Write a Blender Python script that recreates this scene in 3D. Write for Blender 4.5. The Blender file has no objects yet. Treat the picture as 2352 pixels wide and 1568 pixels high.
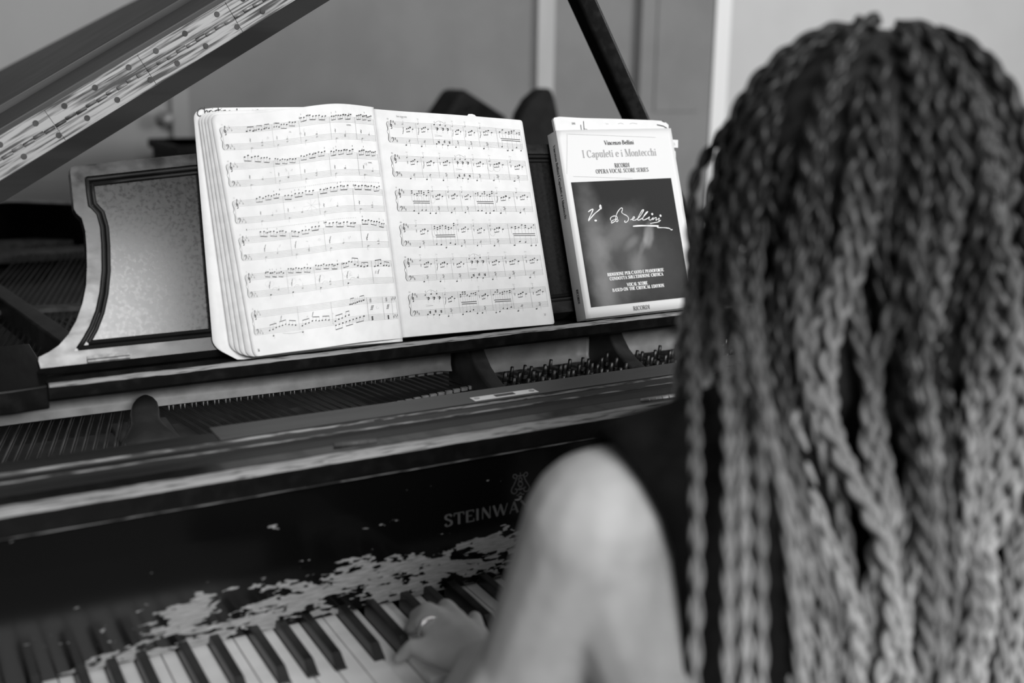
import bpy, bmesh, math, random
from mathutils import Vector, Matrix, noise
random.seed(7)
SC = bpy.context.scene
COL = SC.collection
V = Vector
pi = math.pi

# ------------------------------------------------------------------ camera
CAM = V((0.0205, -1.0261, 1.3003)); YAW, PITCH, ROLL, FPX = .5094, .2398, .0137, 2600.6
def cam_axes():
    f = V((math.sin(YAW)*math.cos(PITCH), math.cos(YAW)*math.cos(PITCH), -math.sin(PITCH)))
    r = V((math.cos(YAW), -math.sin(YAW), 0)); u = r.cross(f)
    return math.cos(ROLL)*r+math.sin(ROLL)*u, -math.sin(ROLL)*r+math.cos(ROLL)*u, f
AX, AY, AF = cam_axes()
cd = bpy.data.cameras.new('camera'); cam = bpy.data.objects.new('camera', cd); COL.objects.link(cam)
m = Matrix((AX, AY, -AF)).transposed().to_4x4(); m.translation = CAM
cam.matrix_world = m
cd.sensor_width = 36; cd.lens = FPX/2352*36; cd.clip_start = .02
cd.dof.use_dof = True; cd.dof.focus_distance = 1.49; cd.dof.aperture_fstop = 2.8
SC.camera = cam
SC.view_settings.view_transform = 'Standard'; SC.view_settings.look = 'None'
SC.view_settings.gamma = 1; SC.view_settings.use_curve_mapping = False
SC.view_settings.exposure = 0.0

# ------------------------------------------------------------------ light
wd = bpy.data.worlds.new('world'); SC.world = wd; wd.use_nodes = True
wd.node_tree.nodes['Background'].inputs[0].default_value = (1, 1, 1, 1)
wd.node_tree.nodes['Background'].inputs[1].default_value = .085
def area(name, loc, target, sx, sy, power):
    l = bpy.data.lights.new(name, 'AREA'); l.shape = 'RECTANGLE'; l.size = sx; l.size_y = sy; l.energy = power
    o = bpy.data.objects.new(name, l); COL.objects.link(o); o.location = loc
    o.rotation_euler = (V(target)-V(loc)).to_track_quat('-Z', 'Y').to_euler()
    return o
area('window_light', (.15, -3.9, 2.9), (.7, 0, 1.0), 2.2, 1.4, 226)
area('side_window_light', (5.2, -1.6, 2.1), (3.4, 2.6, 1.5), 1.6, 1.5, 105)

# ------------------------------------------------------------------ pixel -> plane helpers
def ray(x, y): return AF + (x-1176)/FPX*AX - (y-784)/FPX*AY
def hit(x, y, n, k):
    d = ray(x, y); n = V(n); return CAM + d*((k-n.dot(CAM))/n.dot(d))
def HY(x, y, v): return hit(x, y, (0, 1, 0), v)
def HZ(x, y, v): return hit(x, y, (0, 0, 1), v)
def HD(x, y, d): return CAM + ray(x, y)*d

# ------------------------------------------------------------------ materials
def setin(b, k, v):
    if k in b.inputs: b.inputs[k].default_value = v
def base_mat(name, g, rough=.5, metal=0, spec=.5, coat=0):
    mt = bpy.data.materials.new(name); mt.use_nodes = True
    b = mt.node_tree.nodes['Principled BSDF']
    c = (g, g, g, 1) if not isinstance(g, tuple) else g
    setin(b, 'Base Color', c); setin(b, 'Roughness', rough); setin(b, 'Metallic', metal)
    setin(b, 'Specular IOR Level', spec); setin(b, 'Coat Weight', coat); setin(b, 'Coat Roughness', .12)
    return mt, b, mt.node_tree
def noise_mat(name, g0, g1, scale=(20, 20, 20), lo=.4, hi=.6, r0=.5, r1=None, metal=0, detail=5, bump=0, spec=.5, dist=0, coat=0):
    mt, b, nt = base_mat(name, g0, r0, metal, spec, coat)
    N, L = nt.nodes, nt.links
    tc = N.new('ShaderNodeTexCoord'); mp = N.new('ShaderNodeMapping'); nz = N.new('ShaderNodeTexNoise')
    mp.inputs['Scale'].default_value = scale
    nz.inputs['Scale'].default_value = 1; nz.inputs['Detail'].default_value = detail
    nz.inputs['Distortion'].default_value = dist
    mr = N.new('ShaderNodeMapRange'); mr.inputs[1].default_value = lo; mr.inputs[2].default_value = hi
    mx = N.new('ShaderNodeMix'); mx.data_type = 'RGBA'
    mx.inputs[6].default_value = (g0, g0, g0, 1); mx.inputs[7].default_value = (g1, g1, g1, 1)
    L.new(tc.outputs['Object'], mp.inputs[0]); L.new(mp.outputs[0], nz.inputs['Vector'])
    L.new(nz.outputs['Fac'], mr.inputs[0]); L.new(mr.outputs[0], mx.inputs[0]); L.new(mx.outputs[2], b.inputs['Base Color'])
    if r1 is not None:
        r = N.new('ShaderNodeMapRange'); r.inputs[3].default_value = r0; r.inputs[4].default_value = r1
        L.new(mr.outputs[0], r.inputs[0]); L.new(r.outputs[0], b.inputs['Roughness'])
    if bump:
        bp = N.new('ShaderNodeBump'); bp.inputs['Strength'].default_value = bump; bp.inputs['Distance'].default_value = .002
        L.new(nz.outputs['Fac'], bp.inputs['Height']); L.new(bp.outputs[0], b.inputs['Normal'])
    return mt
M = {}
M['wall'] = noise_mat('wall_paint', .22, .25, (3, 3, 3), r0=.8)
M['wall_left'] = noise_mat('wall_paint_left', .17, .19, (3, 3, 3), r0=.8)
M['wall_lit'] = noise_mat('wall_paint_lit', .60, .63, (3, 3, 3), r0=.8)  # brighter lighting of the right wall is put into its colour
M['trim'] = noise_mat('trim_paint', .42, .46, (8, 8, 2), r0=.5)
M['white_trim'] = noise_mat('white_trim_paint', .90, .92, (8, 8, 2), r0=.5)
M['door'] = noise_mat('door_paint', .30, .33, (4, 4, 1), r0=.5)
M['floor'] = noise_mat('wood_floor', .10, .17, (30, 2, 2), r0=.4)
M['black'] = noise_mat('black_lacquer', .004, .007, (60, 9, 60), lo=.45, hi=.75, r0=.3, r1=.45, bump=.05, spec=.2)
M['black_matte'] = noise_mat('black_matte', .010, .02, (40, 40, 40), r0=.6)
M['blackobj'] = noise_mat('black_vinyl', .008, .014, (20, 20, 20), r0=.7, spec=.2)
M['mahog'] = noise_mat('desk_varnish', .010, .026, (40, 20, 70), lo=.35, hi=.65, r0=.17, r1=.30, spec=.38, detail=12, bump=.04, dist=.1)
M['mahog_panel'] = noise_mat('desk_panel_varnish', .010, .015, (240, 40, 260), lo=.32, hi=.7, r0=.15, r1=.22, spec=.42, detail=14, bump=.008, dist=.1)
M['mould'] = noise_mat('desk_moulding', .006, .012, (20, 20, 20), r0=.5, spec=.2)
M['lid'] = noise_mat('lid_varnish', .035, .055, (3, 14, 14), lo=.3, hi=.7, r0=.42, r1=.55, detail=6, spec=.3)
M['lid_dark'] = noise_mat('lid_edge_varnish', .012, .022, (3, 30, 30), r0=.6, spec=.12)
M['brass'] = noise_mat('worn_nickel', .34, .06, (14, 330, 330), lo=.44, hi=.60, r0=.5, r1=.6, metal=.35, detail=8)
mt_ = M['brass'].node_tree
for nd in list(mt_.nodes):
    if nd.type == 'MAPPING':
        # first turn the coordinates into the lid's slope, then stretch
        mp0 = mt_.nodes.new('ShaderNodeMapping'); mp0.inputs['Rotation'].default_value = (0, math.radians(30.6), 0); mp0.vector_type = 'POINT'
        src = nd.inputs[0].links[0].from_socket; mt_.links.new(src, mp0.inputs[0]); mt_.links.new(mp0.outputs[0], nd.inputs[0])
M['metal'] = noise_mat('dull_metal', .28, .42, (60, 60, 60), r0=.5, metal=.5)
M['hinge_metal'] = noise_mat('tarnished_hinge', .10, .18, (160, 160, 160), r0=.45, metal=.3)
M['screw'] = noise_mat('dark_screw', .03, .06, (60, 60, 60), r0=.5, metal=.5)
M['plate'] = noise_mat('plate_paint', .42, .58, (35, 25, 45), lo=.35, hi=.65, r0=.42, r1=.55, detail=8, bump=.1, metal=.15)
M['plate_dark'] = noise_mat('plate_dark_paint', .022, .04, (30, 30, 30), r0=.5)
M['cone'] = noise_mat('plate_brace_paint', .03, .045, (30, 30, 30), r0=.4, metal=.2)
M['sound'] = noise_mat('soundboard_varnish', .035, .055, (90, 2, 6), r0=.55)
M['felt'] = noise_mat('grey_felt', .16, .26, (90, 90, 90), r0=.95)
M['felt_dark'] = noise_mat('dark_felt', .07, .12, (60, 60, 60), r0=.95)
M['string'] = noise_mat('steel_string', .03, .06, (9, 9, 9), r0=.45, metal=.7)
M['copper'] = noise_mat('wound_string', .05, .12, (9, 9, 9), r0=.4, metal=.8)
M['pin'] = noise_mat('tuning_pin_steel', .04, .09, (200, 200, 200), r0=.4, metal=.8)
M['key_white'] = noise_mat('ivory', .62, .68, (9, 30, 30), r0=.28)
M['key_black'] = noise_mat('ebony', .008, .014, (9, 60, 30), r0=.33)
M['paper'] = noise_mat('paper', .73, .77, (60, 60, 60), r0=.75, spec=.2)
M['paper_edge'] = noise_mat('paper_aged', .68, .76, (60, 60, 60), r0=.8, spec=.2)
M['ink'] = base_mat('printing_ink', .035, .7)[0]
M['ink_thin'] = base_mat('thin_printing_ink', .17, .7)[0]
M['pencil'] = base_mat('pencil', .5, .7)[0]
M['ink_grey'] = base_mat('grey_printing_ink', .36, .7)[0]
M['cover'] = base_mat('cover_card', .74, .5)[0]
M['spine'] = noise_mat('spine_card', .50, .56, (200, 3, 3), r0=.5)
M['white_ink'] = base_mat('white_printing_ink', .85, .5)[0]
M['decal'] = base_mat('brass_decal', .10, .4, metal=.3)[0]
M['skin'] = noise_mat('skin', .36, .40, (30, 30, 30), r0=.65, spec=.25)
M['top'] = noise_mat('black_cotton', .004, .006, (90, 90, 90), r0=.95, spec=.1)
M['ring'] = base_mat('silver', .85, .2, metal=1)[0]
M['eye'] = base_mat('eye_white', .7, .2)[0]
M['nail'] = base_mat('nail', .45, .3)[0]

def worn_edge(name, dark, light, sc, lo, hi):
    return noise_mat(name, dark, light, sc, lo, hi, r0=.6, r1=.75, spec=.2, detail=7, dist=.5)
M['worn'] = worn_edge('worn_black_edge', .05, .27, (30, 420, 420), .33, .50)
M['worn_dim'] = worn_edge('rubbed_black_edge', .03, .24, (30, 300, 300), .42, .6)
M['rail_wood'] = noise_mat('rail_varnish', .011, .020, (5, 60, 60), lo=.3, hi=.7, r0=.5, r1=.6, detail=6, spec=.25)
M['board_light'] = noise_mat('bare_rail_wood', .05, .075, (6, 90, 60), lo=.3, hi=.7, r0=.5, r1=.6, detail=6, spec=.3)

# black lacquer with chipped-through bare wood near the keys
def chipped():
    mt, b, nt = base_mat('chipped_black_lacquer', .006, .16, spec=.22)
    N, L = nt.nodes, nt.links
    def math_(op, a, b_=None, c=None):
        n = N.new('ShaderNodeMath'); n.operation = op
        for i, q in enumerate((a, b_, c)):
            if q is None: continue
            if isinstance(q, (int, float)): n.inputs[i].default_value = q
            else: L.new(q, n.inputs[i])
        return n.outputs[0]
    def mrange(s, a, b_, c, d):
        n = N.new('ShaderNodeMapRange'); L.new(s, n.inputs[0])
        for i, q in enumerate((a, b_, c, d)): n.inputs[i+1].default_value = q
        return n.outputs[0]
    tc = N.new('ShaderNodeTexCoord'); sx = N.new('ShaderNodeSeparateXYZ'); L.new(tc.outputs['Object'], sx.inputs[0])
    def nz(sc, det, dist=0):
        mp = N.new('ShaderNodeMapping'); mp.inputs['Scale'].default_value = sc
        mp.inputs['Rotation'].default_value = (0, math.radians(-9), 0)
        n = N.new('ShaderNodeTexNoise'); n.inputs['Scale'].default_value = 1; n.inputs['Detail'].default_value = det; n.inputs['Distortion'].default_value = dist
        L.new(tc.outputs['Object'], mp.inputs[0]); L.new(mp.outputs[0], n.inputs['Vector']); return n.outputs['Fac']
    big = nz((17, 1, 60), 4.5, .6); small = nz((75, 1, 210), 3, .4); grain = nz((60, 1, 900), 3)
    X, Z = sx.outputs['X'], sx.outputs['Z']
    # density band: rises from key line, dies away upwards
    zz = math_('SUBTRACT', Z, mrange(X, .25, .60, .0, .010))
    band = math_('MULTIPLY', mrange(zz, .742, .750, .78, 1), mrange(zz, .775, .818, 1, .0))
    xf = mrange(X, .085, .24, 0, 1)
    d = math_('MULTIPLY', band, xf)
    val = math_('ADD', math_('MULTIPLY', big, .64), math_('MULTIPLY', small, .36))
    val = math_('ADD', val, math_('MULTIPLY', d, .20))
    mask = mrange(val, .660, .672, 0, 1)
    wood = mrange(grain, .3, .7, .13, .30)
    cr = N.new('ShaderNodeCombineColor')
    for i in range(3): L.new(wood, cr.inputs[i])
    mx = N.new('ShaderNodeMix'); mx.data_type = 'RGBA'; mx.inputs[6].default_value = (.0025, .0025, .0025, 1)
    L.new(mask, mx.inputs[0]); L.new(cr.outputs[0], mx.inputs[7]); L.new(mx.outputs[2], b.inputs['Base Color'])
    L.new(mrange(mask, 0, 1, .13, .7), b.inputs['Roughness'])
    bp = N.new('ShaderNodeBump'); bp.inputs['Strength'].default_value = .25; bp.inputs['Distance'].default_value = .0006; bp.invert = True
    L.new(mask, bp.inputs['Height']); L.new(bp.outputs[0], b.inputs['Normal'])
    return mt
M['chipped'] = chipped()

# ------------------------------------------------------------------ mesh builder
class MB:
    def __init__(s): s.v = []; s.f = []; s.mi = []
    def add(s, vs, fs, mi=0):
        o = len(s.v); s.v += [tuple(v) for v in vs]
        s.f += [tuple(i+o for i in f) for f in fs]; s.mi += [mi]*len(fs)
    def box(s, a, b, mi=0):
        x0, y0, z0 = a; x1, y1, z1 = b
        s.add([(x0,y0,z0),(x1,y0,z0),(x1,y1,z0),(x0,y1,z0),(x0,y0,z1),(x1,y0,z1),(x1,y1,z1),(x0,y1,z1)],
              [(0,3,2,1),(4,5,6,7),(0,1,5,4),(1,2,6,5),(2,3,7,6),(3,0,4,7)], mi)
    def prism(s, pts, ext, mi=0, cap=True):
        """pts: list of 3D points (closed loop), ext: extrusion vector"""
        n = len(pts); e = V(ext)
        vs = [V(p) for p in pts]+[V(p)+e for p in pts]
        fs = [(i, (i+1) % n, n+(i+1) % n, n+i) for i in range(n)]
        if cap: fs += [tuple(range(n))[::-1], tuple(range(n, 2*n))]
        s.add(vs, fs, mi)
    def prof(s, yz, x0, x1, mi=0): s.prism([(x0, y, z) for y, z in yz], (x1-x0, 0, 0), mi)
    def tube(s, path, rad, seg=8, mi=0, cap=True):
        n = len(path); path = [V(p) for p in path]
        rad = rad if isinstance(rad, (list, tuple)) else [rad]*n
        t0 = (path[1]-path[0]).normalized(); up = V((0, 0, 1)) if abs(t0.z) < .9 else V((1, 0, 0))
        a = t0.cross(up).normalized(); vs = []
        for i, p in enumerate(path):
            t = (path[min(i+1, n-1)]-path[max(i-1, 0)]).normalized()
            a = (a-t*a.dot(t)).normalized(); b = t.cross(a)
            for k in range(seg):
                q = 2*pi*k/seg; vs.append(p+(a*math.cos(q)+b*math.sin(q))*rad[i])
        fs = [(i*seg+k, i*seg+(k+1) % seg, (i+1)*seg+(k+1) % seg, (i+1)*seg+k) for i in range(n-1) for k in range(seg)]
        if cap: fs += [tuple(range(seg))[::-1], tuple((n-1)*seg+k for k in range(seg))]
        s.add(vs, fs, mi)
    def grid(s, fn, nu, nv, mi=0, closeu=False):
        vs = [fn(i/nu, j/nv) for j in range(nv+1) for i in range(nu+1)]
        fs = [(j*(nu+1)+i, j*(nu+1)+i+1, (j+1)*(nu+1)+i+1, (j+1)*(nu+1)+i) for j in range(nv) for i in range(nu)]
        s.add(vs, fs, mi)
    def ball(s, c, r, seg=12, rings=8, mi=0):
        r = r if isinstance(r, (tuple, list)) else (r, r, r)
        vs = []; fs = []
        for j in range(rings+1):
            th = pi*j/rings
            for k in range(seg):
                ph = 2*pi*k/seg
                vs.append((c[0]+r[0]*math.sin(th)*math.cos(ph), c[1]+r[1]*math.sin(th)*math.sin(ph), c[2]+r[2]*math.cos(th)))
        for j in range(rings):
            for k in range(seg):
                fs.append((j*seg+k, j*seg+(k+1) % seg, (j+1)*seg+(k+1) % seg, (j+1)*seg+k))
        s.add(vs, fs, mi)
    def caps(s, p0, r0, p1, r1, seg=14):
        s.tube([p0, p1], [r0, r1], seg); s.ball(p0, r0, seg, 10); s.ball(p1, r1, seg, 10)
    def build(s, name, mats, parent=None, smooth=False, bevel=0, autosmooth=False, solid=0, subsurf=0):
        me = bpy.data.meshes.new(name); me.from_pydata(s.v, [], s.f); me.update()
        bm = bmesh.new(); bm.from_mesh(me)
        bmesh.ops.remove_doubles(bm, verts=bm.verts, dist=1e-7)
        bmesh.ops.recalc_face_normals(bm, faces=bm.faces) if not solid and not getattr(s, 'keepn', False) else None
        bm.to_mesh(me); bm.free()
        if not isinstance(mats, (list, tuple)): mats = [mats]
        for mm in mats: me.materials.append(M[mm] if isinstance(mm, str) else mm)
        if len(me.polygons) == len(s.mi):
            for p, i in zip(me.polygons, s.mi): p.material_index = i
        if smooth: me.polygons.foreach_set('use_smooth', [True]*len(me.polygons))
        o = bpy.data.objects.new(name, me); COL.objects.link(o)
        if parent is not None:
            o.parent = parent; o.location = -world_off(parent)
        if bevel:
            b = o.modifiers.new('bevel', 'BEVEL'); b.width = bevel; b.segments = 3; b.limit_method = 'ANGLE'; b.angle_limit = math.radians(35)
            me.polygons.foreach_set('use_smooth', [True]*len(me.polygons))
            w = o.modifiers.new('wn', 'WEIGHTED_NORMAL'); w.keep_sharp = True
        if solid:
            b = o.modifiers.new('solid', 'SOLIDIFY'); b.thickness = solid; b.offset = 0
        if subsurf:
            b = o.modifiers.new('sub', 'SUBSURF'); b.levels = subsurf; b.render_levels = subsurf
        return o
def world_off(o):
    r = V((0, 0, 0))
    while o is not None: r = r+V(o.location); o = o.parent
    return r
def tag(o, label=None, cat=None, group=None, kind=None):
    for k, v in (('label', label), ('category', cat), ('group', group), ('kind', kind)):
        if v: o[k] = v
    return o
def empty(name, loc, label, cat, group=None):
    o = bpy.data.objects.new(name, None); COL.objects.link(o); o.location = loc; o.empty_display_size = .1
    return tag(o, label, cat, group)

# ------------------------------------------------------------------ room
def slab(name, a, b, mt):
    q = MB(); q.box(a, b); return tag(q.build(name, mt), kind='structure')
BY = 3.2
xL = HY(410, 300, BY).x; xc = HY(1245, 300, BY).x; xd = HY(1652, 300, BY).x; xs = HY(1690, 300, BY).x
slab('floor', (-3.2, -4.6, -.05), (7.2, 3.4, 0), 'floor')
slab('wall_back', (xL, BY, 0), (xc-.03, BY+.12, 3.8), 'wall')
slab('wall_left', (-3.2, BY+.04, 0), (xL, BY+.16, 3.8), 'wall_left')
slab('wall_alcove', (xc-.03, BY+.10, 0), (xd, BY+.2, 3.8), 'wall')
slab('wall_right', (xs, BY+.085, 0), (7.2, BY+.12, 3.8), 'wall_lit')
slab('wall_side', (-3.2, -4.6, 0), (-3.1, BY+.04, 3.8), 'wall_left')
slab('ceiling', (-3.2, -1.0, 3.8), (7.2, 3.4, 3.9), 'white_trim')
slab('trim_1', (xc-.045, BY-.03, 0), (xc+.035, BY+.10, 3.8), 'trim')
slab('trim_2', (xd+.006, BY+.08, 0), (xs, BY+.13, 3.8), 'white_trim')
slab('trim_3', (xd-.005, BY+.075, 0), (xd+.006, BY+.13, 3.8), 'black_matte')
# panelled closet door in the alcove
q = MB(); x2 = HY(1480, 300, BY).x
q.box((x2, BY+.05, .02), (xd-.02, BY+.10, 2.1))
q.box((x2+.08, BY+.042, .2), (xd-.1, BY+.05, .95)); q.box((x2+.08, BY+.042, 1.1), (xd-.1, BY+.05, 1.98))
tag(q.build('door_2', 'wall', bevel=.006), kind='structure')
# left door with knob
dx1 = HY(412, 250, BY).x
q = MB(); q.box((dx1-.85, BY-.0, .01), (dx1-.03, BY+.04, 2.1))
q.box((dx1-.75, BY-.008, .2), (dx1-.15, BY, .9)); q.box((dx1-.75, BY-.008, 1.15), (dx1-.15, BY, 1.95))
dr = tag(q.build('door_1', 'door', bevel=.006), kind='structure')
k = HY(383, 274, BY-.06)
q = MB(); q.tube([(k.x, BY, k.z), (k.x, BY-.01, k.z)], .028, 16); q.tube([(k.x, BY-.01, k.z), (k.x, BY-.045, k.z)], .01, 10); q.ball((k.x, BY-.062, k.z), .027, 16, 10)
q.build('door_knob', 'metal', dr, smooth=True)
slab('trim_4', (dx1-.03, BY-.02, 0), (dx1+.03, BY+.04, 2.16), 'door')

# black sideboard and the seats behind the piano
c0 = HY(408, 335, 2.6); c1 = HY(1240, 300, 2.6)
q = MB(); q.box((c0.x, 2.6, .08), (c1.x, 2.98, c0.z)); q.box((c0.x-.012, 2.585, c0.z-.03), (c1.x, 2.99, c0.z))
sb = q.build('sideboard', 'blackobj', bevel=.006)
tag(sb, 'long low black sideboard against the far wall behind the music desk', 'sideboard')
q = MB()
for i in range(3):
    w = (c1.x-c0.x-.04)/3; q.box((c0.x+.02+i*w+.01, 2.588, .14), (c0.x+.02+(i+1)*w-.01, 2.6, c0.z-.05))
    q2 = MB(); q2.box((c0.x+.02+i*w+.01, 2.582, .14), (c0.x+.02+(i+1)*w-.01, 2.599, c0.z-.05)); q2.build('door', 'blackobj', sb, bevel=.003)
for xx in (c0.x+.05, c1.x-.05):
    for yy in (2.63, 2.95):
        q2 = MB(); q2.box((xx-.02, yy-.02, 0), (xx+.02, yy+.02, .085)); q2.build('leg', 'blackobj', sb)
def pad(pts, y, th, name, parent):
    q = MB(); q.prism([(p.x, y, p.z) for p in pts], (0, th, 0)); return q.build(name, 'blackobj', parent, bevel=.02)
P_ = [HY(x, y, 2.72) for x, y in ((975, 330), (1002, 282), (1052, 207), (1066, 206), (1165, 270), (1150, 340))]
b1 = empty('case', (P_[0].x, 2.72, c0.z), 'black angular padded case tilted on its corner on the sideboard', 'case')
pad([V((p.x, 0, max(p.z, c0.z+.002))) for p in P_], 2.70, .16, 'shell', b1)
hb = MB(); hb.tube([(P_[1].x+.05, 2.69, P_[1].z-.03), (P_[1].x+.07, 2.66, P_[1].z), (P_[1].x+.12, 2.66, P_[1].z+.06), (P_[1].x+.13, 2.69, P_[1].z+.05)], .008, 8)
hb.build('handle', 'blackobj', b1, smooth=True)
P_ = [HY(x, y, 2.66) for x, y in ((1136, 345), (1140, 290), (1150, 255), (1168, 225), (1190, 205), (1208, 199), (1217, 204), (1224, 225), (1232, 262), (1237, 345))]
b2 = empty('chair', (P_[4].x, 2.66, 0), 'black chair back with a rounded top against the wall corner', 'chair')
pad([V((p.x, 0, max(p.z, .9))) for p in P_], 2.50, .07, 'backrest', b2)
q = MB(); xx0, xx1 = P_[0].x, P_[-1].x; ym = 2.33
q.box((xx0-.12, ym-.26, .45), (xx1+.12, ym+.17, .51)); q.build('seat', 'blackobj', b2, bevel=.02)
for xx in (xx0-.09, xx1+.09):
    for yy in (ym-.22, ym+.15):
        q = MB(); q.tube([(xx, yy, 0), (xx, yy, .46)], .014, 10); q.build('leg', 'blackobj', b2, smooth=True)
    q = MB(); q.tube([(xx, ym+.15, .46), ((xx+xx0+xx1)/3*0+xx*.35+(xx0+xx1)/2*.65, ym+.19, .95)], .014, 10); q.build('back_post', 'blackobj', b2, smooth=True)
k = HY(2338, 300, 2.9)
cb = MB(); cb.box((k.x, 2.72, .0), (k.x+1.1, 3.17, k.z)); cb.box((k.x-.015, 2.7, k.z), (k.x+1.12, 3.17, k.z+.03))
cb = tag(cb.build('cabinet', 'door', bevel=.006), 'tall dark grey cabinet at the right edge behind the braided hair', 'cabinet')
q = MB(); q.box((k.x+.03, 2.705, .08), (k.x+.53, 2.721, k.z-.05)); q.build('door', 'door', cb, bevel=.003)

# ------------------------------------------------------------------ piano
W = .0235; KZ = .74; CX = 26*W
P = empty('grand_piano', (CX, .2, 0), 'old black grand piano with chipped fallboard and raised lid', 'piano')
# rim
def curve_rim():
    pts = [(-.16, -.20), (-.16, 1.70)]
    for i in range(1, 9):
        a = pi-(pi*.62)*i/8; pts.append((.20+.36*math.cos(a), 1.68+.36*math.sin(a)*.85))
    pts += [(.62, 1.72), (.78, 1.45), (.95, 1.22), (1.14, 1.05), (1.30, .88), (1.375, .70), (1.385, .5), (1.385, -.20)]
    return pts
rp = curve_rim()
def offset(pts, d):
    out = []
    for i, p in enumerate(pts):
        a = V(pts[max(i-1, 0)]); b = V(pts[min(i+1, len(pts)-1)]); t = (b-a).normalized()
        out.append((p[0]+t.y*d, p[1]-t.x*d))
    return out
inn = offset(rp, .055)
q = MB(); n = len(rp)
vs = [(x, y, z) for z in (.60, .965) for x, y in rp]+[(x, y, z) for z in (.60, .965) for x, y in inn]
fs = []
for i in range(n-1): fs += [(i, i+1, n+i+1, n+i), (2*n+i, 3*n+i, 3*n+i+1, 2*n+i+1), (n+i, n+i+1, 3*n+i+1, 3*n+i), (i, 2*n+i, 2*n+i+1, i+1)]
fs += [(0, n, 3*n, 2*n), (n-1, 3*n-1, 4*n-1, 2*n-1)]
q.add(vs, fs); q.build('rim', 'black', P, bevel=.006)
# soundboard/plate floor
q = MB(); q.prism([(x, y, .80) for x, y in inn if y > .1]+[(1.33, .12, .80), (-.105, .12, .80)], (0, 0, .02))
q.build('soundboard', 'sound', P)
q = MB(); q.box((-.105, .145, .822), (1.33, .345, .862)); q.build('pin_block', 'plate_dark', P)
# keybed, cheeks, legs
q = MB(); q.box((-.105, -.19, .63), (1.33, .12, .70)); q.build('keybed', 'black', P, bevel=.004)
q = MB(); q.box((-.105, -.185, .70), (1.33, -.165, .735)); q.build('key_slip', 'black', P, bevel=.004)
for a, b in ((-.105, -.004), (1.226, 1.33)):
    q = MB(); q.box((a, -.165, .70), (b, .02, .79)); q.build('key_block', 'black', P, bevel=.006)
for x, y in ((-.07, .1), (1.29, .1), (.25, 1.75)):
    q = MB(); q.tube([(x, y, .60), (x, y, .5), (x, y, .12), (x, y, .06)], [.065, .055, .035, .045], 12); q.build('leg', 'black', P, smooth=True)
    lg = q
# keys
blacks = {0: None}
pat = ['A', 'B', 'C', 'D', 'E', 'F', 'G']
boff = {('A', 'B'): .004, ('C', 'D'): -.0035, ('D', 'E'): .0035, ('F', 'G'): -.004, ('G', 'A'): 0}
bx = {}
for i in range(51):
    pr = (pat[i % 7], pat[(i+1) % 7])
    if pr in boff: bx[i+1] = (i+1)*W+boff[pr]
LB = -.1015; GZ = .0006
for i in range(52):
    x0, x1 = i*W+GZ, (i+1)*W-GZ
    l = bx[i]+.0062 if i in bx else x0; r = bx[i+1]-.0062 if i+1 in bx else x1
    out = [(x0, -.156), (x1, -.156), (x1, LB-.001), (r, LB-.001), (r, .03), (l, .03), (l, LB-.001), (x0, LB-.001)]
    if l == x0: out = [p for j, p in enumerate(out) if j != 6 and j != 7]
    if r == x1: out = [p for p in out if p != (r, LB-.001)] if l == x0 else [p for j, p in enumerate(out) if j not in (2, 3)]
    dz = -.008 if i in (17, 19, 21) else 0
    q = MB(); q.prism([(x, y, KZ-.022+dz) for x, y in out], (0, 0, .022))
    q.build('white_key', 'key_white', P, bevel=.0007)
for i, x in bx.items():
    q = MB(); a, b = .0056, .0046; z0, z1 = KZ-.012, KZ+.0115
    vs = [(x-a, LB, z0), (x+a, LB, z0), (x+a, .003, z0), (x-a, .003, z0), (x-a, LB, KZ), (x+a, LB, KZ), (x+b, LB+.014, z1), (x-b, LB+.014, z1), (x+b, .003, z1), (x-b, .003, z1), (x+a, .003, KZ), (x-a, .003, KZ)]
    fs = [(0, 1, 5, 4), (4, 5, 6, 7), (7, 6, 8, 9), (1, 2, 10, 5), (5, 10, 8, 6), (3, 0, 4, 11), (11, 4, 7, 9), (2, 3, 11, 10), (10, 11, 9, 8), (0, 3, 2, 1)]
    q.add(vs, fs); q.build('black_key', 'key_black', P, bevel=.0012)
# fallboard
FX0, FX1 = -.003, 1.225
fb = [(.0, .7432), (.0003, .76), (.0012, .80), (.0027, .85), (.0042, .884), (.0055, .8895), (.03, .8895), (.03, .7432)]
q = MB(); q.prof(fb, FX0, FX1)
FB = q.build('fallboard', 'chipped', P)
q = MB(); q.prof([(.012, .8897), (-.0055, .8897), (-.0075, .894), (-.0105, .912), (-.0085, .9155), (-.003, .918), (.005, .9188), (.012, .9188)], FX0, FX1)
lip = q.build('fallboard_lip', 'black', P, smooth=False)
q = MB(); n = 160
def wob(x, k): return noise.noise(V((x*22, k, 0)))*.0016+noise.noise(V((x*90, k, 3)))*.0007
def strip(name, yz, mt, amp, parent, x0=FX0, x1=FX1, k=0, nn=200):
    """thin rubbed-through strip following the profile yz (list), its outer lines wander"""
    q = MB()
    def fn(u, v):
        x = x0+(x1-x0)*u; j = v*(len(yz)-1); a = int(min(j, len(yz)-2)); f = j-a
        y = yz[a][0]*(1-f)+yz[a+1][0]*f; z = yz[a][1]*(1-f)+yz[a+1][1]*f
        if v in (0, 1): z += wob(x, k+v*7)*amp*(1 if abs(yz[0][1]-yz[-1][1]) > .003 else 0); y += wob(x, k+v*5)*amp*(0 if abs(yz[0][1]-yz[-1][1]) > .003 else 1)
        return (x, y, z)
    q.grid(fn, nn, len(yz)-1); q.keepn = False
    return q.build(name, mt, parent, smooth=True)
strip('rubbed_edge', [(-.0109, .9122), (-.0088, .9159), (-.0032, .9184), (.0005, .9188)], 'worn', .45, lip)
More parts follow.
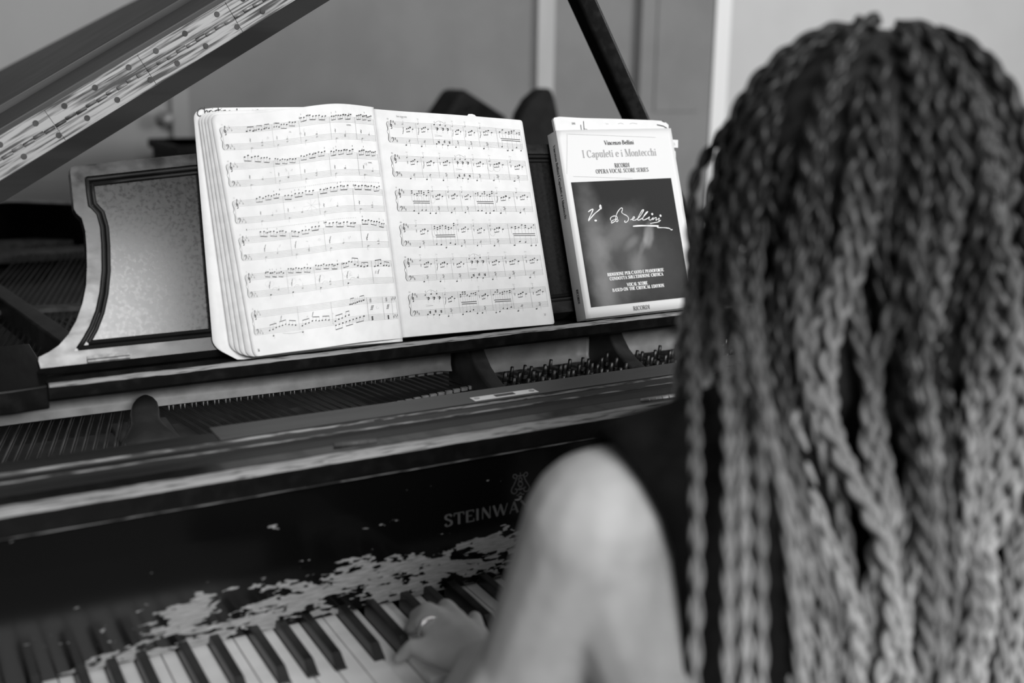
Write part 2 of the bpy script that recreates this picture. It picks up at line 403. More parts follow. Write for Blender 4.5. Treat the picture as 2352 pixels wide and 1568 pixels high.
strip('rubbed_edge', [(-.0059, .8896), (-.0062, .8902), (-.0066, .8911)], 'worn_dim', .3, lip, k=3)
# hinge of lip
q = MB(); q.prof([(.0122, .90), (.0122, .9168), (.0295, .9168), (.0295, .90)], FX0, FX1); q.build('hinge_rail', 'black', P)
for a, b, mt in ((HZ(767, 1022, .9185), HZ(865, 1013, .9185), 'board_light'), (HZ(1473, 921, .9185), HZ(1550, 910, .9185), 'metal')):
    q = MB(); q.tube([a, b], .0030, 10)
    for i in range(1, 5): q.tube([a+(b-a)*(i/5-.008), a+(b-a)*(i/5+.008)], .0034, 10)
    q.build('hinge_pin', mt, P, smooth=True)
q = MB(); q.prof([(.030, .86), (.030, .9155), (.033, .9165), (.050, .9175), (.0535, .9192), (.0565, .9205), (.060, .9200), (.060, .86)], FX0, FX1)
q.build('stretcher', 'rail_wood', P)
q = MB(); q.prof([(.0602, .86), (.0602, .9185), (.063, .9178), (.078, .9182), (.080, .9172), (.0815, .9150), (.084, .9150), (.086, .9190), (.088, .9198), (.116, .9198), (.116, .86)], FX0, FX1)
q.build('stretcher_moulding', 'rail_wood', P)
strip('rubbed_edge', [(.0542, .9198), (.0556, .9205), (.0570, .9208)], 'worn_dim', .3, P, k=5)
strip('rubbed_edge', [(.0848, .9172), (.0860, .9195)], 'worn_dim', .3, P, k=9)
q = MB(); q.prof([(.0885, .9199), (.0885, .9207), (.133, .9207), (.133, .880), (.117, .880), (.117, .9199)], .300, FX1)
brd = q.build('rail_board', 'board_light', P, bevel=.0008)
q = MB(); q.prof([(.117, .86), (.117, .9186), (.133, .9145), (.136, .86)], FX0, .2995); q.build('rail_felt', 'black_matte', P)
a, b = HZ(1084, 917, .921), HZ(1234, 898, .921)
q = MB(); q.box((a.x, .0925, .9207), (b.x, .1065, .9215)); mp = q.build('strike_plate', 'key_white', P, bevel=.0004)
q = MB(); mx_ = (a.x+b.x)/2; q.box((mx_-.013, .0955, .9214), (mx_+.013, .1035, .9218)); q.build('slot', 'screw', mp)
for xx in (a.x+.006, b.x-.006):
    q = MB(); q.tube([(xx, .0995, .9212), (xx, .0995, .9221)], .0035, 14); q.build('screw', 'metal', mp)
# cast iron band behind the tuning pins, in three bays
X1, X2, X3 = .700, .925, 1.16
for k, (x0, x1, zb) in enumerate(((-.105, .695, .8815), (.722, .925, .868), (.950, 1.33, .868))):
    q = MB()
    def fn(u, v, x0=x0, x1=x1, zb=zb):
        x = x0+(x1-x0)*u; e = .012*max(0, 1-min(u, 1-u)*(x1-x0)/.02)**2
        zz = zb+(.955-zb)*v
        if k == 0 and v < .4: zz += .0015*math.sin(x*9)
        return (x, .362-e*.8+(.004 if v > .1 else .007*v), zz)
    q.grid(fn, 60, 8); q.build('plate_flange', 'plate', P, smooth=True, solid=.008)
def web(x0, x1, yz, name='plate_brace'):
    q = MB(); q.prof(yz, x0, x1); return q.build(name, 'plate_dark', P, bevel=.004)
yzb = [(.372, .82), (.372, .957), (.350, .957), (.335, .948), (.315, .932), (.300, .915), (.285, .902), (.265, .892), (.235, .882), (.200, .876), (.15, .874), (.15, .82)]
web(.698, .722, yzb); web(.925, .950, yzb)
web(1.165, 1.185, yzb)
# cone-shaped brace
q = MB(); vs = []; N_ = 16
rows = [(330, 905, 11), (330, 908, 19), (330, 914, 25), (330, 930, 29), (331, 945, 29), (333, 957, 33), (336, 970, 44), (341, 985, 60), (348, 1000, 76), (352, 1016, 90)]
for i, (x, y, hw) in enumerate(rows):
    t = i/(len(rows)-1); c = HY(x, y, .352-.088*t); r = hw*.00055
    for k in range(N_+1):
        a = pi*k/N_; vs.append((c.x-r*math.cos(a), c.y-r*.25*math.sin(a)-.004, c.z-(.006+.012*t)*(1-math.sin(a))))
fs = [(j*(N_+1)+i, j*(N_+1)+i+1, (j+1)*(N_+1)+i+1, (j+1)*(N_+1)+i) for j in range(len(rows)-1) for i in range(N_)]+[tuple(range(N_+1))]
q.add(vs, fs); q.build('plate_brace', 'cone', P, smooth=True, solid=.003)
q = MB(); q.prof([(.24, .85), (.24, .862), (.37, .866), (.37, .85)], .235, .305); q.build('brace_foot', 'cone', P, bevel=.003)
# diagonal strut left
q = MB(); a = HZ(-60, 625, .90); b = HZ(175, 790, .905)
d = (b-a); d.z = 0; d.normalize(); nrm = V((-d.y, d.x, 0))*.016
q.prism([a+nrm, a-nrm, b-nrm, b+nrm], (0, 0, -.05)); q.build('plate_strut', 'plate_dark', P, bevel=.004)
# strings
cnt = 0; rest = MB()
def string(a, b, r, mt):
    global cnt
    if cnt < 99:
        q = MB(); q.tube([a, b], r, 6); q.build('string', mt, P, smooth=True); cnt += 1
    else: rest.tube([a, b], r, 5)
for i in range(28):
    xb = -.095+i*.0118
    string((xb, .17, .871), (xb+.0+.245*1.66, 1.83, .871), .0011 if i % 5 else .0014, 'copper')
    if i > 7: string((xb+.0032, .17, .871), (xb+.0032+.245*1.66, 1.83, .871), .0008, 'string')
for i in range(31):
    xb = .325+i*.0128
    for k in (-1, 0, 1):
        string((xb+.022+k*.0026, .24 if i > 10 else .16, .868), (xb-.13+k*.0026, 1.0, .868), .0006, 'string')
for i in range(26):
    xb = .735+i*.0165
    if .915 < xb < .955: continue
    for k in (-1, 0, 1):
        string((xb+.006+k*.003, .20, .868), (xb-.05+k*.003, .8-.01*i, .868), .0006, 'string')
tag(rest.build('strings', 'string', P), kind='stuff')
# bass-end felt band and bridge
q = MB(); q.box((-.1, 1.70, .855), (.48, 1.76, .876)); q.build('bass_bridge', 'felt_dark', P)
q = MB()
q.prism([(-.1, 1.86, .85), (.52, 1.82, .85), (.52, 1.87, .85), (-.1, 1.93, .85)], (0, 0, .03)); q.build('hitch_felt', 'felt_dark', P)
q = MB(); q.prism([(-.1, 1.10, .873), (.55, .98, .873), (.55, 1.01, .873), (-.1, 1.13, .873)], (0, 0, .008)); q.build('bridge_felt', 'felt_dark', P)
# dampers
for i in range(27):
    x = .3105+i*.0143
    q = MB(); w = .0048
    y0 = .366
    if i < 23:
        for sx in (-1, 1):
            q.add([(x+sx*w*.05, y0, .888), (x+sx*w, y0, .888), (x+sx*w, y0+.012, .888), (x+sx*w*.05, y0+.012, .888), (x+sx*w*.55, y0, .8735), (x+sx*w*.55, y0+.012, .8735)],
              [(0, 1, 4), (2, 3, 5), (0, 3, 2, 1), (1, 2, 5, 4), (3, 0, 4, 5)])
    else: q.box((x-w, y0, .876), (x+w, y0+.02, .882))
    q.build('damper_felt', 'felt', P)
for i in range(18):
    x = .52+i*.0128
    q = MB(); q.box((x-.0047, .262+i*.0026, .8685), (x+.0047, .267+i*.0026, .8735)); q.build('agraffe', 'felt', P, bevel=.0006)
# tuning pins (the 100 nearest are single)
pins = []
for i in range(30):
    x = .735+i*.0158
    if .918 < x < .955: continue
    for k in range(4):
        pins.append((x+.004*k+random.uniform(-.001, .001), .205+.030*k+(.010 if i % 2 else 0), .866+.003*(i % 3)))
for i in range(20):
    pins.append((.50+i*.0105, .175+(.02 if i % 2 else 0), .862))
for i, (x, y, z) in enumerate(pins[:100]):
    q = MB(); q.tube([(x, y, z), (x, y-.002, z+.013), (x, y-.0025, z+.0145), (x, y-.004, z+.023)], [.0033, .0033, .0028, .0025], 8)
    for kk in range(3): q.tube([(x, y-.0007-.0006*kk, z+.004+.002*kk), (x, y-.0009-.0006*kk, z+.005+.002*kk)], .0041, 8)
    q.build('tuning_pin', 'pin', P, smooth=True)

# ------------------------------------------------------------------ music desk
A20 = math.radians(20); UP = V((0, math.sin(A20), math.cos(A20))); NN = V((0, -math.cos(A20), math.sin(A20)))
O20 = V((0, .30-math.tan(A20)*.05, .95))
def ST(s, t, n=0): return O20+V((s, 0, 0))+UP*t+NN*n
def pst(x, y, n=0):
    p = hit(x, y, NN, NN.dot(O20)+n)-O20; return p.x, p.dot(UP)
DC = .611
def desk_outline(pxs, n=0): return [pst(x, y, n) for x, y in pxs]
outL = desk_outline([(455, 352), (300, 367), (172, 381), (162, 385), (161, 395), (166, 440), (170, 480), (176, 490), (188, 501), (196, 530), (199, 570), (200, 610), (198, 655), (190, 695), (175, 737), (157, 768), (135, 793), (113, 808), (89, 820), (88, 828), (93, 846)])
bot_t = outL[-1][1]
topc = [(s, t) for s, t in [(.42, outL[0][1]+.0022), (.5, outL[0][1]+.0045), (.56, outL[0][1]+.0055)]]
def mirror(l): return [(2*DC-s, t) for s, t in l]
def resample(l):
    return l
half = resample(outL)
full = half[::-1]+topc+[(DC, topc[-1][1]+.0003)]+mirror(topc)[::-1]+mirror(half)
q = MB(); inL = desk_outline([(451, 378), (300, 394), (200, 405), (194, 408), (197, 440), (202, 474), (209, 479), (221, 492), (229, 520), (232, 560), (233, 620), (228, 670), (219, 712), (205, 748), (190, 775), (170, 806)])
topi = [(s, t) for s, t in [(.42, inL[0][1]+.002), (.5, inL[0][1]+.004), (.56, inL[0][1]+.005)]]
fulli = inL[::-1]+topi+[(DC, topi[-1][1]+.0003)]+mirror(topi)[::-1]+mirror(inL)
inb = pst(482, 774)[1]
# one piece frame with inset: frame ring between full and fulli built by polygon-with-hole triangulation
def ring_mesh(outer, inner, n0, n1, name, mt, parent):
    bm = bmesh.new()
    def loop(pts, n):
        vs = [bm.verts.new(ST(s, t, n)) for s, t in pts]
        es = [bm.edges.new((vs[i], vs[(i+1) % len(vs)])) for i in range(len(vs))]
        return vs, es
    vo, eo = loop(outer, n1); vi, ei = loop(inner, n1)
    bmesh.ops.triangle_fill(bm, edges=eo+ei, use_beauty=True, normal=NN)
    for f in bm.faces: f.normal_update()
    vo2, _ = loop(outer, n0); vi2, _ = loop(inner, n0)
    for a, b in ((vo, vo2), (vi, vi2)):
        for i in range(len(a)): j = (i+1) % len(a); bm.faces.new((a[i], a[j], b[j], b[i]))
    bmesh.ops.recalc_face_normals(bm, faces=bm.faces)
    me = bpy.data.meshes.new(name); bm.to_mesh(me); bm.free(); me.materials.append(M[mt])
    o = bpy.data.objects.new(name, me); COL.objects.link(o); o.parent = parent; o.location = -world_off(parent)
    return o
frame = ring_mesh(full, fulli, -.018, 0, 'music_desk_frame', 'mahog', P)
def poly_plate(pts, n0, n1, name, mt, parent, bevel=0):
    q = MB(); q.prism([ST(s, t, n0) for s, t in pts], NN*(n1-n0)); return q.build(name, mt, parent, bevel=bevel)
cxi, cyi = DC, sum(t for s, t in fulli)/len(fulli)
poly_plate(fulli, -.014, -.006, 'music_desk_panel', 'mahog_panel', P)
# moulding bead along the inner outline
def loft_bead(pts, offs, rad, name, mt, parent):
    q = MB(); L_ = pts+[pts[0]]
    q.tube([ST(s, t, offs) for s, t in L_], rad, 8); return q.build(name, mt, parent, smooth=True)
def inset(pts, d):
    out = []
    n = len(pts)
    for i in range(n):
        a, b, c = V(pts[i-1]), V(pts[i]), V(pts[(i+1) % n])
        t1 = (b-a).normalized(); t2 = (c-b).normalized()
        nn = V((t1.y+t2.y, -(t1.x+t2.x))); nn = nn.normalized() if nn.length > 1e-6 else V((0, 0))
        cs = max(.4, nn.dot(V((t1.y, -t1.x)))); out.append((b.x+nn.x*d/cs, b.y+nn.y*d/cs))
    return out
sgn = 1 if sum(fulli[i-1][0]*fulli[i][1]-fulli[i][0]*fulli[i-1][1] for i in range(len(fulli))) < 0 else -1
loft_bead(inset(fulli, sgn*.0028), -.004, .0030, 'panel_moulding', 'mould', frame)
loft_bead(inset(fulli, sgn*.0085), -.0052, .0026, 'panel_moulding', 'mould', frame)
# foot rail of the desk, and hinges
xl, xr = outL[-1][0]-.002, 2*DC-outL[-1][0]+.002
q = MB(); q.prism([ST(xl, bot_t, 0), ST(xl, bot_t-.002, -.018), V((xl, .33, .951)), V((xl, .31, .951))], (xr-xl, 0, 0)); q.build('desk_foot', 'black_matte', P)
for cxh in ((pst(205, 835)[0]+pst(295, 830)[0])/2, 2*DC-(pst(205, 835)[0]+pst(295, 830)[0])/2):
    q = MB(); q.tube([ST(cxh-.023, bot_t+.002, .002), ST(cxh+.023, bot_t+.002, .002)], .0028, 8); q.prism([ST(cxh-.023, bot_t+.001, .0005), ST(cxh+.023, bot_t+.001, .0005), ST(cxh+.023, bot_t+.008, .0005), ST(cxh-.023, bot_t+.008, .0005)], NN*.0012)
    q.build('desk_hinge', 'hinge_metal', P)
# shelf
SX0, SX1 = .1575, 2*DC-.1575
q = MB(); q.prof([(.262, .9345), (.253, .936), (.2505, .9395), (.2505, .9535), (.254, .9555), (.262, .9555), (.266, .9505), (.272, .949), (.345, .949), (.345, .9345)], SX0, SX1)
sh = q.build('music_shelf', 'black', P)
strip('rubbed_edge', [(.2502, .9522), (.2504, .9545), (.2540, .9562), (.2555, .9564)], 'worn', .6, sh, SX0+.001, SX1, k=11)
q = MB(); q.grid(lambda u, v: (SX0+.002+(SX1-SX0-.004)*u, .273+.03*v, .9494), 4, 2); q.build('shelf_top', 'mahog', sh, solid=.0006)
# desk guide blocks at both ends
for mir in (0, 1):
    xs_ = [(.156, .262), (.1610, .300), (.164, .352), (.163, .46), (-.10, .46), (-.10, .262), (-.02, .250), (.06, .246), (.12, .247), (.158, .252)]
    pts = [((2*DC-x) if mir else x, y, .928) for x, y in xs_]
    q = MB(); q.prism(pts, (0, 0, .0275)); q.build('desk_guide_block', 'black', P, bevel=.0025)

# ------------------------------------------------------------------ lid, flap, hinge, prop
TH = math.radians(30.6); E1 = V((math.cos(TH), 0, math.sin(TH))); E3 = V((-math.sin(TH), 0, math.cos(TH))); LH = V((.143, 0, 1.131))
def LP(a, y, h): return LH+E1*a+V((0, y, 0))+E3*h
A0, A1 = -.325, 1.22
T1, T2 = .0425, .072
q = MB(); loop = [(.45, 0), (.45, T1), (2.02, T1), (2.02, 0)]
# lid follows the case outline in plan
lo = []
for x, y in offset(rp, -.02):
    if y > .46: lo.append(((x-LH.x)*1.0+ (0), y))
lo = [((x+.182)*1.0+A0, y) for x, y in [(p[0]+LH.x, p[1]) for p in lo]]
lo = [(A0, .45)]+[(max(A0, a), y) for a, y in lo]+[(lo[-1][0], .45)]
q = MB(); q.prism([LP(a, y, 0) for a, y in lo], E3*T1); q.build('lid', 'lid', P, bevel=.003)
A1 = lo[-1][0]
q = MB()
q.prism([LP(A0, .4500, T1+.001), LP(A1, .4500, T1+.001), LP(A1, .475, T1+.001), LP(A0, .475, T1+.001)], E3*(T2-T1))
q.prism([LP(A0, .475, T1+.001), LP(A1, .475, T1+.001), LP(A1, .655, T1+.001), LP(A0, .655, T1+.001)], E3*(T2-T1-.004))
q.prism([LP(A0, .655, T1+.001), LP(A1, .655, T1+.001), LP(A1, .75, T1+.001), LP(A0, .75, T1+.001)], E3*(T2-T1+.006))
flap = q.build('lid_flap', 'lid', P, bevel=.0025)
q = MB(); q.prism([LP(A0, .4485, .0), LP(A1, .4485, .0), LP(A1, .4485, .0225), LP(A0, .4485, .0225)], (0, .002, 0)); q.build('lid_edge', 'lid_dark', P)
# piano hinge in segments
seg = .1275; a = -.300; k = 0
def hleaf(h0, h1, a0, a1, nm):
    q = MB(); q.prism([LP(a0, .4485, h0), LP(a1, .4485, h0), LP(a1, .4485, h1), LP(a0, .4485, h1)], (0, -.0022, 0)); return q.build(nm, 'brass', hg)
bvs = [(116, 272), (328, 145), (529, 24)]
joint = []
for x, y in bvs:
    p = HY(x, y, .446); joint.append((p-LH).dot(E1))
seg = (joint[2]-joint[0])/2; a = joint[0]-3*seg
mkh = MB(); mkh.prism([LP(A0, .4492, .022), LP(A1, .4492, .022), LP(A1, .4492, .0655), LP(A0, .4492, .0655)], (0, -.0008, 0))
hg = mkh.build('continuous_hinge', 'brass', P)
while a < A1-.05:
    a1 = min(a+seg-.0007, A1)
    if a > A0:
        hleaf(.0228, .0425, a, a1, 'lower_leaf'); hleaf(.0440, .0640, a, a1, 'upper_leaf')
        nk = 9
        for j in range(nk):
            b0 = a+(a1-a)*j/nk; b1 = a+(a1-a)*(j+.93)/nk
            q = MB(); hh = .0432+(.0005 if j % 2 else -.0005)
            q.tube([LP(b0, .4452, hh), LP(b1, .4452, hh)], .0022, 8); q.build('knuckle', 'brass', hg, smooth=True)
        for fr in (.17, .50, .87):
            for hh in (.0318, .0570):
                for ddx in ((0,) if hh < .04 else (0,)):
                    off = (.02 if hh < .04 else -.02)*0
                    aa = a+(a1-a)*fr+(.014 if hh < .04 else .0)
                    q = MB(); q.tube([LP(aa, .4466, hh), LP(aa, .4452, hh)], [.0037, .0034], 12); q.build('screw', 'screw', hg)
    a += seg
# prop
pa, pb = V((.872, .45, 1.552)), V((1.262, .45, .905))
dd = (pb-pa).normalized(); sd = V((-dd.z, 0, dd.x))*.0155
q = MB(); q.prism([pa+sd, pb+sd, pb-sd, pa-sd], (0, .034, 0)); q.build('lid_prop', 'black', P, bevel=.006)

# ------------------------------------------------------------------ ink and lettering
class Ink:
    """flat printed shapes in page coordinates, laid on a surface by fn(x, y) -> 3D"""
    def __init__(s): s.mb = MB(); s.mb.keepn = True
    def poly(s, pts, mi=0): s.mb.add([(x, y, 0) for x, y in pts], [tuple(range(len(pts)))], mi)
    def line(s, x0, y0, x1, y1, w, mi=0, step=9):
        L_ = math.hypot(x1-x0, y1-y0)
        if L_ < 1e-9: return
        nx, ny = -(y1-y0)/L_*w/2, (x1-x0)/L_*w/2; n = max(1, int(L_/step))
        for i in range(n):
            a, b = i/n, (i+1)/n
            ax, ay, bx_, by = x0+(x1-x0)*a, y0+(y1-y0)*a, x0+(x1-x0)*b, y0+(y1-y0)*b
            s.poly([(ax+nx, ay+ny), (bx_+nx, by+ny), (bx_-nx, by-ny), (ax-nx, ay-ny)], mi)
    def oval(s, cx, cy, rx, ry, rot=0, mi=0, n=10):
        c, d = math.cos(rot), math.sin(rot)
        s.poly([(cx+rx*math.cos(a)*c-ry*math.sin(a)*d, cy+rx*math.cos(a)*d+ry*math.sin(a)*c) for a in [2*pi*i/n for i in range(n)]], mi)
    def ringo(s, cx, cy, rx, ry, w, rot=0, mi=0, n=14):
        pts = [(cx+rx*math.cos(2*pi*i/n)*math.cos(rot)-ry*math.sin(2*pi*i/n)*math.sin(rot), cy+rx*math.cos(2*pi*i/n)*math.sin(rot)+ry*math.sin(2*pi*i/n)*math.cos(rot)) for i in range(n+1)]
        s.stroke(pts, w, mi)
    def stroke(s, pts, w, mi=0):
        n = len(pts); ws = w if isinstance(w, (list, tuple)) else [w]*n; L_ = []
        for i in range(n):
            a, b = pts[max(i-1, 0)], pts[min(i+1, n-1)]; l = math.hypot(b[0]-a[0], b[1]-a[1]) or 1
            nx, ny = -(b[1]-a[1])/l*ws[i]/2, (b[0]-a[0])/l*ws[i]/2
            L_.append(((pts[i][0]+nx, pts[i][1]+ny), (pts[i][0]-nx, pts[i][1]-ny)))
        for i in range(n-1): s.poly([L_[i][0], L_[i+1][0], L_[i+1][1], L_[i][1]], mi)
    def build(s, name, mats, parent, fn):
        s.mb.v = [tuple(fn(x, y)) for x, y, _ in s.mb.v]
        me = bpy.data.meshes.new(name); me.from_pydata(s.mb.v, [], s.mb.f); me.update()
        for mm in mats: me.materials.append(M[mm])
        me.polygons.foreach_set('material_index', s.mb.mi)
        o = bpy.data.objects.new(name, me); COL.objects.link(o); o.parent = parent; o.location = -world_off(parent)
        return o
def spl(pts, n=5):
    out = []; m_ = len(pts)
    for i in range(m_-1):
        p0, p1, p2, p3 = pts[max(i-1, 0)], pts[i], pts[i+1], pts[min(i+2, m_-1)]
        for k in range(n):
            t = k/n
            out.append(tuple(.5*((2*p1[j])+(-p0[j]+p2[j])*t+(2*p0[j]-5*p1[j]+4*p2[j]-p3[j])*t*t+(-p0[j]+3*p1[j]-3*p2[j]+p3[j])*t**3) for j in (0, 1)))
    out.append(pts[-1]); return out
def arc(cx, cy, rx, ry, a0, a1, n=14):
    return [(cx+rx*math.cos(math.radians(a0+(a1-a0)*i/n)), cy+ry*math.sin(math.radians(a0+(a1-a0)*i/n))) for i in range(n+1)]
# glyphs: width, strokes (kind, pts); kinds K thick, H hair, C calligraphic (thick when vertical); serif points S (x,y)
G = {
 'I': (.34, [('K', [(.17, 0), (.17, 1)])], [(.17, 0), (.17, 1)]),
 'L': (.60, [('K', [(.16, 0), (.16, 1)]), ('H', [(.16, .03), (.56, .03)]), ('H', [(.55, .0), (.56, .28)])], [(.16, 0), (.16, 1)]),
 'T': (.66, [('K', [(.33, 0), (.33, 1)]), ('H', [(.04, .97), (.62, .97)]), ('H', [(.05, 1), (.04, .75)]), ('H', [(.61, 1), (.62, .75)])], [(.33, 0)]),
 'E': (.62, [('K', [(.16, 0), (.16, 1)]), ('H', [(.16, .97), (.55, .97)]), ('H', [(.16, .03), (.57, .03)]), ('H', [(.16, .52), (.45, .52)]), ('H', [(.55, 1), (.55, .78)]), ('H', [(.57, 0), (.57, .24)])], [(.16, 0), (.16, 1)]),
 'F': (.58, [('K', [(.16, 0), (.16, 1)]), ('H', [(.16, .97), (.54, .97)]), ('H', [(.16, .52), (.43, .52)]), ('H', [(.54, 1), (.54, .78)])], [(.16, 0), (.16, 1)]),
 'H': (.74, [('K', [(.16, 0), (.16, 1)]), ('K', [(.58, 0), (.58, 1)]), ('H', [(.16, .52), (.58, .52)])], [(.16, 0), (.16, 1), (.58, 0), (.58, 1)]),
 'N': (.74, [('H', [(.14, 0), (.14, 1)]), ('K', [(.15, 1), (.60, 0)]), ('H', [(.60, 0), (.60, 1)])], [(.14, 0), (.12, 1), (.60, 1)]),
 'M': (.92, [('H', [(.14, 0), (.14, 1)]), ('K', [(.16, 1), (.46, 0)]), ('H', [(.46, 0), (.76, 1)]), ('K', [(.76, 0), (.76, 1)])], [(.14, 0), (.14, 1), (.76, 0), (.76, 1)]),
 'V': (.70, [('K', [(.10, 1), (.37, 0)]), ('H', [(.37, 0), (.62, 1)])], [(.10, 1), (.62, 1)]),
 'W': (1.0, [('K', [(.08, 1), (.32, 0)]), ('H', [(.32, 0), (.50, 1)]), ('K', [(.50, 1), (.72, 0)]), ('H', [(.72, 0), (.94, 1)])], [(.08, 1), (.94, 1)]),
 'A': (.72, [('H', [(.10, 0), (.35, 1)]), ('K', [(.35, 1), (.60, 0)]), ('H', [(.19, .33), (.50, .33)])], [(.10, 0), (.60, 0)]),
 'Y': (.70, [('K', [(.08, 1), (.35, .48)]), ('H', [(.35, .48), (.60, 1)]), ('K', [(.35, 0), (.35, .5)])], [(.08, 1), (.60, 1), (.35, 0)]),
 'Z': (.62, [('H', [(.08, .97), (.52, .97)]), ('K', [(.52, .97), (.08, .03)]), ('H', [(.08, .03), (.54, .03)]), ('H', [(.08, 1), (.07, .76)]), ('H', [(.54, 0), (.55, .24)])], []),
 'O': (.78, [('C', arc(.39, .5, .29, .5, 0, 360, 24))], []),
 'C': (.72, [('C', arc(.39, .5, .28, .5, 42, 318, 22)), ('H', [(.62, 1), (.62, .70)])], []),
 'S': (.58, [('C', spl([(.47, .80), (.38, .95), (.27, .98), (.14, .90), (.11, .75), (.20, .60), (.36, .47), (.46, .32), (.44, .12), (.29, .02), (.16, .05), (.09, .22)], 3))], []),
 'P': (.62, [('K', [(.16, 0), (.16, 1)]), ('C', [(.16, .97)]+arc(.30, .74, .24, .23, 90, -90, 12)+[(.16, .51)])], [(.16, 0), (.16, 1)]),
 'R': (.70, [('K', [(.16, 0), (.16, 1)]), ('C', [(.16, .97)]+arc(.30, .75, .22, .22, 90, -90, 12)+[(.16, .53)]), ('K', [(.34, .53), (.60, 0)])], [(.16, 0), (.16, 1), (.60, 0)]),
 'B': (.66, [('K', [(.16, 0), (.16, 1)]), ('C', [(.16, .97)]+arc(.29, .76, .20, .21, 90, -90, 10)+[(.16, .55)]), ('C', [(.16, .55)]+arc(.31, .29, .24, .26, 90, -90, 10)+[(.16, .03)])], [(.16, 0), (.16, 1)]),
 'D': (.76, [('K', [(.16, 0), (.16, 1)]), ('C', [(.16, .97)]+arc(.30, .5, .34, .47, 90, -90, 16)+[(.16, .03)])], [(.16, 0), (.16, 1)]),
 'U': (.72, [('C', [(.15, 1), (.15, .32)]+arc(.36, .28, .21, .27, 180, 360, 12)+[(.57, 1)])], [(.15, 1), (.57, 1)]),
 '&': (.80, [('C', spl([(.68, .45), (.55, .12), (.32, 0), (.12, .14), (.16, .38), (.40, .58), (.46, .80), (.34, .98), (.22, .84), (.28, .60), (.68, .02)], 4))], []),
 'i': (.30, [('K', [(.15, 0), (.15, .64)])], [(.15, 0)], [(.15, .86)]),
 'l': (.30, [('K', [(.15, 0), (.15, 1.02)])], [(.15, 0)]),
 't': (.36, [('C', [(.15, .88), (.15, .12), (.21, .01), (.32, .06)]), ('H', [(.04, .62), (.31, .62)])], []),
 'n': (.58, [('K', [(.13, 0), (.13, .64)]), ('C', [(.13, .50), (.24, .62), (.36, .63), (.43, .50), (.43, 0)])], [(.13, 0), (.43, 0)]),
 'h': (.58, [('K', [(.13, 0), (.13, 1.02)]), ('C', [(.13, .50), (.24, .62), (.36, .63), (.43, .50), (.43, 0)])], [(.13, 0), (.43, 0)]),
 'u': (.58, [('C', [(.13, .63), (.13, .14), (.22, .01), (.33, .03), (.43, .13)]), ('K', [(.43, 0), (.43, .63)])], [(.10, .63), (.40, .63)]),
 'o': (.54, [('C', arc(.27, .32, .19, .32, 0, 360, 18))], []),
 'c': (.48, [('C', arc(.27, .32, .19, .32, 50, 310, 14))], []),
 'e': (.50, [('C', [(.09, .36), (.43, .36)]+arc(.27, .32, .18, .32, 10, 318, 16))], []),
 'a': (.50, [('C', spl([(.10, .52), (.20, .63), (.34, .60), (.36, .45), (.36, .10), (.44, .02)], 3)), ('C', spl([(.36, .38), (.18, .32), (.08, .16), (.18, .01), (.36, .12)], 3))], []),
 'p': (.58, [('K', [(.13, -.30), (.13, .64)]), ('C', [(.13, .54)]+arc(.29, .32, .18, .31, 120, -120, 14)+[(.13, .08)])], [(.13, -.30)]),
 'z': (.46, [('H', [(.07, .61), (.39, .61)]), ('K', [(.39, .61), (.07, .02)]), ('H', [(.07, .02), (.41, .02)])], []),
 'v': (.5, [('K', [(.05, .63), (.25, 0)]), ('H', [(.25, 0), (.43, .63)])], []),
 'm': (.84, [('K', [(.12, 0), (.12, .64)]), ('C', [(.12, .50), (.22, .62), (.32, .63), (.38, .50), (.38, 0)]), ('C', [(.38, .50), (.48, .62), (.60, .63), (.66, .50), (.66, 0)])], []),
 'r': (.40, [('K', [(.13, 0), (.13, .64)]), ('H', [(.13, .48), (.24, .62), (.36, .60)])], []),
 'd': (.56, [('K', [(.42, 0), (.42, 1.0)]), ('C', arc(.25, .32, .18, .32, 40, 320, 14))], []),
 'b': (.56, [('K', [(.13, 0), (.13, 1.0)]), ('C', arc(.28, .32, .18, .32, 140, -140, 14))], []),
 "'": (.22, [('K', [(.11, 1), (.09, .76)])], []), '/': (.36, [('H', [(.03, -.08), (.33, 1.05)])], []),
 '.': (.24, [], [], [(.12, .05)]), ' ': (.30, [], []),
 '3': (.52, [('C', spl([(.10, .84), (.25, .98), (.40, .84), (.34, .60), (.22, .54), (.38, .46), (.43, .24), (.27, .01), (.09, .14)], 3))], []),
 '6': (.52, [('C', spl([(.38, .98), (.18, .72), (.09, .34), (.24, .01), (.42, .22), (.34, .52), (.14, .44)], 3))], []),
 '7': (.50, [('H', [(.08, .96), (.44, .96)]), ('K', [(.44, .96), (.20, 0)])], []),
 '5': (.52, [('H', [(.40, .97), (.14, .97)]), ('H', [(.14, .97), (.12, .55)]), ('C', spl([(.12, .55), (.30, .60), (.42, .38), (.34, .08), (.10, .06)], 3))], []),
 '0': (.52, [('C', arc(.26, .5, .17, .48, 0, 360, 16))], []), '1': (.36, [('K', [(.18, 0), (.18, 1)])], []),
 '8': (.52, [('C', arc(.26, .74, .15, .24, 0, 360, 12)), ('C', arc(.26, .27, .18, .27, 0, 360, 12))], []),
 '9': (.52, [('C', spl([(.12, .03), (.34, .28), (.43, .66), (.28, .98), (.10, .78), (.18, .48), (.38, .56)], 3))], []),
 '4': (.52, [('H', [(.34, 1), (.06, .30), (.46, .30)]), ('K', [(.34, 0), (.34, 1)])], []),
}
